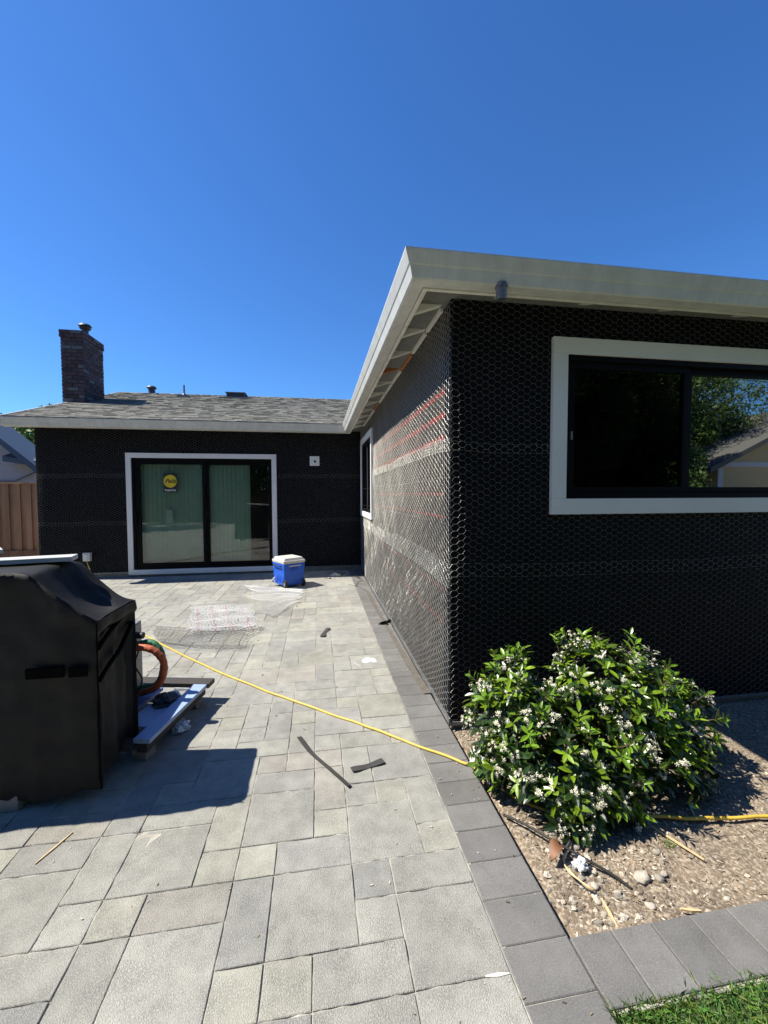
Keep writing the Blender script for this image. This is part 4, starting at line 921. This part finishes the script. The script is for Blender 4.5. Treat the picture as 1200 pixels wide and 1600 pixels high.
# ------------------------------------------------------------------ rubble and litter in the bed
def stone(r, c, seed):
    V = []; nu, nv = 9, 6
    for j in range(nv+1):
        for i in range(nu):
            th = 2*math.pi*i/nu; ph = math.pi*j/nv; d = Vector((math.sin(ph)*math.cos(th), math.sin(ph)*math.sin(th), math.cos(ph))); k = 1+.5*noise.noise(d*1.9+Vector((seed*3.1, 0, 0)))+.2*noise.noise(d*4+Vector((seed, 1, 0)))
            V.append(Vector(c)+Vector((d.x*r*k*1.25, d.y*r*k, d.z*r*k*.65)))
    return V, [(j*nu+i, j*nu+(i+1) % nu, (j+1)*nu+(i+1) % nu, (j+1)*nu+i) for j in range(nv) for i in range(nu)]
big = [(1.275, 1.40, .034, 'smooth round pebble in the middle of the bed soil'), (1.335, 1.385, .022, 'pale stone right beside the smooth round pebble'), (1.37, 1.40, .016, 'small stone to the right of the pale one'), (1.42, 1.49, .018, 'lone white stone between the pebble and the bush'), (1.06, 1.40, .020, 'stone below the crumpled white wrapper'), (1.03, 1.44, .016, 'small stone in the paper ring by the bed edge'), (1.10, 1.58, .024, 'knobbly white stone under the front leaves of the bush'), (1.13, 1.36, .016, 'angular stone left of the round pebble'), (1.21, 1.29, .020, 'flat pale stone near the orange wood chip'), (1.52, 1.27, .012, 'small white stone close to the dark paver row'), (1.03, 1.34, .016, 'stone nearest the bed corner')]
for i, (x, y, r, lb) in enumerate(big):
    r *= .8
    b = MB(); V, F = stone(r, (x, y, soilz(x, y)+r*.3), i); br = U(.7, 1.15); b.add(V, F, None, (br, br*.97, br*.9)); tag(b.build('stone', m_stone, smooth=True), lb, 'stone', 'stones lying in the planting bed')
b = MB()
for i in range(80):
    x = 1.02+random.gauss(0, .09); y = 1.47+random.gauss(0, .14)
    if x < .85 or y < 1.24: continue
    r = U(.004, .013); V, F = stone(r, (x, y, soilz(x, y)+r*.3), i); br = U(.5, 1.35); b.add(V, F, None, (br, br*.97, br*.9))
for i in range(4600):
    x = .84+abs(random.gauss(0, .55)) if random.random() < .6 else U(.84, 3.2); y = U(1.22, 2.5)
    if noise.noise((x*3, y*3, 9)) < -.1 and random.random() < .6: continue
    r = .002+random.random()**3*.0085; V, F = stone(r, (x, y, soilz(x, y)+r*.2), i); 
    if i % 3: # flat chips
        T = Matrix.Rotation(U(-.6, .6), 4, 'X') @ Matrix.Rotation(U(0, 3), 4, 'Z'); c = Vector((x, y, soilz(x, y)+.003)); a = U(.003, .012); w_ = U(.0015, .0045)
        b.add([c+T.to_3x3()@Vector(p) for p in ((-a, -w_, 0), (a, -w_*.6, .001), (a*.9, w_, 0), (-a*.8, w_, .001))], [(0, 1, 2, 3)], None, random.choice(((.95, .76, .55), (.45, .35, .26), (1.5, 1.42, 1.28), (.7, .56, .42), (.33, .26, .2))))
    else: br = U(.35, 1.4); b.add(V[:], F, None, (br, br*.92, br*.8))
tag(b.build('bed_gravel', m_stone), 'fine gravel and bark chips scattered over the bed soil', 'gravel', kind='stuff')
crumple('foil_wrapper', (1.05, 1.475, -.035), .024, m_plastic, 'crumpled white wrapper on the soil in front of the bush', 'wrapper', .9, seed=12)
b = MB(); rg = [(1.02+.045*math.cos(a)+.01, 1.45+.085*math.sin(a), -.02+.012*math.sin(a*2)) for a in np.linspace(1.6, 4.9, 16)]; b.tube(rg, [.0045+.002*math.sin(i_*1.1) for i_ in range(16)], 6); tag(b.build('bark_strip', m_wood, smooth=True), 'curled pale bark strip arching over the soil', 'bark strip')
b = MB(); V = []
for q in range(9):
    f = q/8; w_ = .026*math.sin(math.pi*min(1, f*.97+.02))**.8; p = Vector((.935+.075*f, 1.505+.045*f, -.025+.035*math.sin(f*2.6))); V += [p+Vector((-.3*w_, w_, .018)), p, p+Vector((.3*w_, -w_, .014))]
b.add(V, [(3*q+r_, 3*q+r_+1, 3*q+r_+4, 3*q+r_+3) for q in range(8) for r_ in (0, 1)]); o = b.build('dead_leaf', m_deadleaf, smooth=True); o.modifiers.new('solid', 'SOLIDIFY').thickness = .001
tag(o, 'curled brown dead leaf by the dark paver edge', 'dead leaf')
b = MB(); b.tube(curve([(.86, 1.78, -.03), (.92, 1.70, -.015), (1.0, 1.58, -.008), (1.08, 1.50, -.02), (1.16, 1.42, -.035), (1.20, 1.37, -.05)], 6), .0055, 8); tag(b.build('drip_line', m_rubber, smooth=True), 'black drip tube running from the bed edge to the soil', 'tube', 'black drip tubes')
b = MB(); b.tube(curve([(.98, 1.72, -.03), (1.08, 1.70, -.02), (1.18, 1.66, -.03)], 6), .006, 8); b.tube([(1.02, 1.545, -.03), (1.1, 1.60, -.02), (1.2, 1.67, -.03)], .007, 8); tag(b.build('drip_line', m_rubber, smooth=True), 'black forked drip tube under the front of the bush', 'tube', 'black drip tubes')
# small weed
b = MB(); LVs = len(LV)
for i in range(60):
    a = U(0, 6.28); h_ = U(.01, .035); x, y = 1.50+U(-.025, .025), 1.52+U(-.02, .02); z = soilz(x, y); d = Vector((math.cos(a), math.sin(a), 0)); s = Vector((-d.y, d.x, 0))*.0015
    p = Vector((x, y, z)); b.add([p-s, p+s, p+d*h_*.8+Vector((0, 0, h_))], [(0, 1, 2)], None, (1.2, 1, .8))
tag(b.build('weed', m_blade), 'small tuft of green weed in the bed soil beside the bleached splinter', 'weed')

# ------------------------------------------------------------------ fence, neighbour, trees
fe = thing('board_fence', 'reddish brown board fence left of the house', 'fence', (-8, 10.9, 0))
x = -13.0; i = 0
while x < -5.3:
    w_ = U(.10, .14); dpt = .0 if i % 2 else .03; b = MB(); br = U(.7, 1.45); b.box((x, 10.9-dpt, .12), (x+w_+.02, 10.92-dpt+.003, 1.76), None, (br*U(.95, 1.1), br, br)); b.build('board', m_fence, fe); x += w_*.93; i += 1
b = MB(); b.box((-13, 10.84, -.25), (-5.3, 10.86, .20), None, (.8, .7, .7)); b.build('kickboard', m_fence, fe); b = MB(); b.box((-13, 10.84, 1.765), (-5.3, 10.98, 1.80), None, (1.3, 1.3, 1.3)); b.build('cap_rail', m_fence, fe)
nb = thing('neighbour_house', 'pale grey stucco neighbouring house with dark blue fascia behind the fence', 'house', (-12, 16, 0))
b = MB(); b.prism([(-17, 15, -.3), (-8.2, 15, -.3), (-8.2, 15, 2.3), (-9.55, 15, 2.75), (-9.55, 15, 3.05), (-10.6, 15, 3.9), (-17, 15, 3.9)], (0, 1.0, 0)); b.build('wall', m_stucco, nb)
b = MB(); b.prism([(-8.6, 14.4, 2.36), (-10.8, 14.4, 4.32), (-17, 14.4, 4.32), (-17, 14.4, 4.12), (-10.8, 14.4, 4.12), (-8.6, 14.4, 2.14)], (0, 1.5, 0)); b.build('roof', m_bluefascia, nb)
b = MB(); b.prism([(-9.7, 14.6, 2.72), (-7.6, 14.6, 2.34), (-7.6, 14.6, 2.22), (-9.7, 14.6, 2.56)], (0, .9, .0)); b.prism([(-9.7, 14.62, 2.72), (-7.6, 14.62, 2.345), (-7.6, 15.5, 2.6), (-9.7, 15.5, 2.98)], (0, 0, .02)); b.build('lower_roof', m_bluefascia, nb)
b = MB(); b.tube([(-10.6, 14.95, 1.95), (-9.6, 14.95, 1.95), (-9.0, 14.95, 2.25)], .015, 6); b.build('conduit', m_wiredark, nb)
def tree(name, label, x, y, h_, rx_, rz_, nleaf, sz, group='trees around the yard', cat='tree', low=.35):
    t_ = thing(name, label, cat, (x, y, -.3), group=group)
    b = MB(); b.tube(curve([(x, y, -.3), (x+.1, y, h_*.3), (x-.05, y+.1, h_*.6), (x, y, h_*.85)], 4), [.16*(1-.06*i)*h_/6 for i in range(13)], 8)
    for k in range(6):
        a = U(0, 6.28); z = h_*U(.35, .6); b.tube([(x, y, z), (x+math.cos(a)*rx_*.4, y+math.sin(a)*rx_*.4, z+h_*.12), (x+math.cos(a)*rx_*.75, y+math.sin(a)*rx_*.75, z+h_*.2)], [.05*h_/6, .035*h_/6, .012], 5)
    b.build('trunk', m_bark, t_, smooth=True)
    cl = [(x+random.gauss(0, rx_*.42), y+random.gauss(0, rx_*.42), h_*low+(h_*(1-low))*U(.1, .92), U(.25, .5)*rx_) for _ in range(26)]
    idx = rng.integers(0, len(cl), nleaf); C_ = np.array(cl)[idx]; d = rng.normal(size=(nleaf, 3)); d /= np.linalg.norm(d, axis=1)[:, None]; rr = rng.random(nleaf)**.45
    P = C_[:, :3]+d*(C_[:, 3]*rr)[:, None]*[1, 1, rz_]
    u = rng.normal(size=(nleaf, 3)); u /= np.linalg.norm(u, axis=1)[:, None]; v = np.cross(u, rng.normal(size=(nleaf, 3))); v /= np.linalg.norm(v, axis=1)[:, None]
    s_ = sz*(.6+rng.random(nleaf)*.8)[:, None]
    V = np.stack([P-u*s_, P-v*s_*.45, P+u*s_, P+v*s_*.45], 1).reshape(-1, 3); F = np.arange(nleaf*4).reshape(-1, 4); br = (.6+rng.random(nleaf)*.9)
    npmesh('crown', V, F, m_crown, t_, colr=np.stack([br, br, br*.9], 1).astype(np.float32))
tree('tree', 'leafy tree behind the neighbouring house at the far left', -13.2, 20.5, 4.9, 1.9, .8, 7000, .10)
tree('tree', 'tree whose top shows just above the roof beside the chimney', -11.6, 20.5, 5.3, 1.5, .8, 6000, .10)
for i, (x, y, h_, r_, lb) in enumerate([(11.5, -12.5, 8.5, 3.2, 'tall broad tree reflected in the near window'), (16.5, -15.5, 9.5, 3.4, 'large tree behind the tan house, reflected in the window'), (25, -19, 9, 3.8, 'tree to the right behind the tan house'), (20, -19.5, 8, 3.4, 'tree centred behind the tan house roof'), (7.5, -13, 6.5, 2.8, 'medium tree behind the camera by the back fence'), (13.8, -10.8, 4.2, 2.2, 'low bushy tree beside the tan house'),
        (2, -14, 7, 3, 'tree directly behind the camera'), (-5, -13, 7.5, 3, 'tree behind the camera to the left'), (-10, -9, 6.5, 2.6, 'tree at the back left of the yard'), (8.8, -9.5, 7.5, 2.0, 'slender tree nearest the lawn behind the camera'), (16.6, -12.5, 4.4, 1.3, 'small tree against the tan house corner'), (-12.5, -2.5, 6.5, 2.6, 'unseen tree beyond the left side of the patio, added to block sky light'), (-12.8, 2.5, 6, 2.6, 'unseen tree on the left level with the covered grill, added to block sky light'), (5.5, -8.0, 8.5, 3.2, 'big spreading tree over the lawn behind the camera, added to cut sky light'), (-1.5, -8.2, 8.0, 3.2, 'big spreading tree straight behind the camera, added to cut sky light'), (-7.5, -7.5, 7, 2.8, 'spreading tree behind the camera beside the patio, added to cut sky light')]):  # left-side and spreading trees added out of view to shut out sky light
    tree('tree', lb, x, y, h_*1.25, r_*1.15, .9, 34000 if x > 5 else 14000, .095 if x > 5 else .15, low=.12)
th_ = thing('tan_house', 'tan stucco house with white trim behind the camera, seen mirrored in the window', 'house', (24, -13, 0))
b = MB(); b.prism([(20.3, -13, -.3), (34, -13, -.3), (34, -13, 2.9), (27, -13, 6.0), (20.3, -13, 2.9)], (0, -8, 0)); b.build('wall', m_tan, th_)
b = MB(); b.prism([(19.2, -12.4, 2.75), (27, -12.4, 6.4), (27, -12.4, 6.15), (19.2, -12.4, 2.5)], (0, -9, 0)); b.prism([(27.0, -12.4, 6.4), (35, -12.4, 2.75), (35, -12.4, 2.5), (27.0, -12.4, 6.15)], (0, -9, 0)); b.build('roof', m_shing, th_)
b = MB(); b.box((20.25, -13.0, -.2), (20.55, -12.95, 2.8)); b.box((20.6, -13, 2.85), (33, -12.95, 3.1)); b.build('trim', m_white, th_)
fb = thing('back_fence', 'dark board fence behind the camera along the yard', 'fence', (0, -10, 0))
b = MB()
for k in range(0, 240): x = -16+k*.16; b.box((x, -10.02-(.02 if k % 2 else 0), -.3), (x+.15, -9.98, 1.75), None, (U(.6, 1.2),)*3)
b.build('board_panel', m_fence, fb)
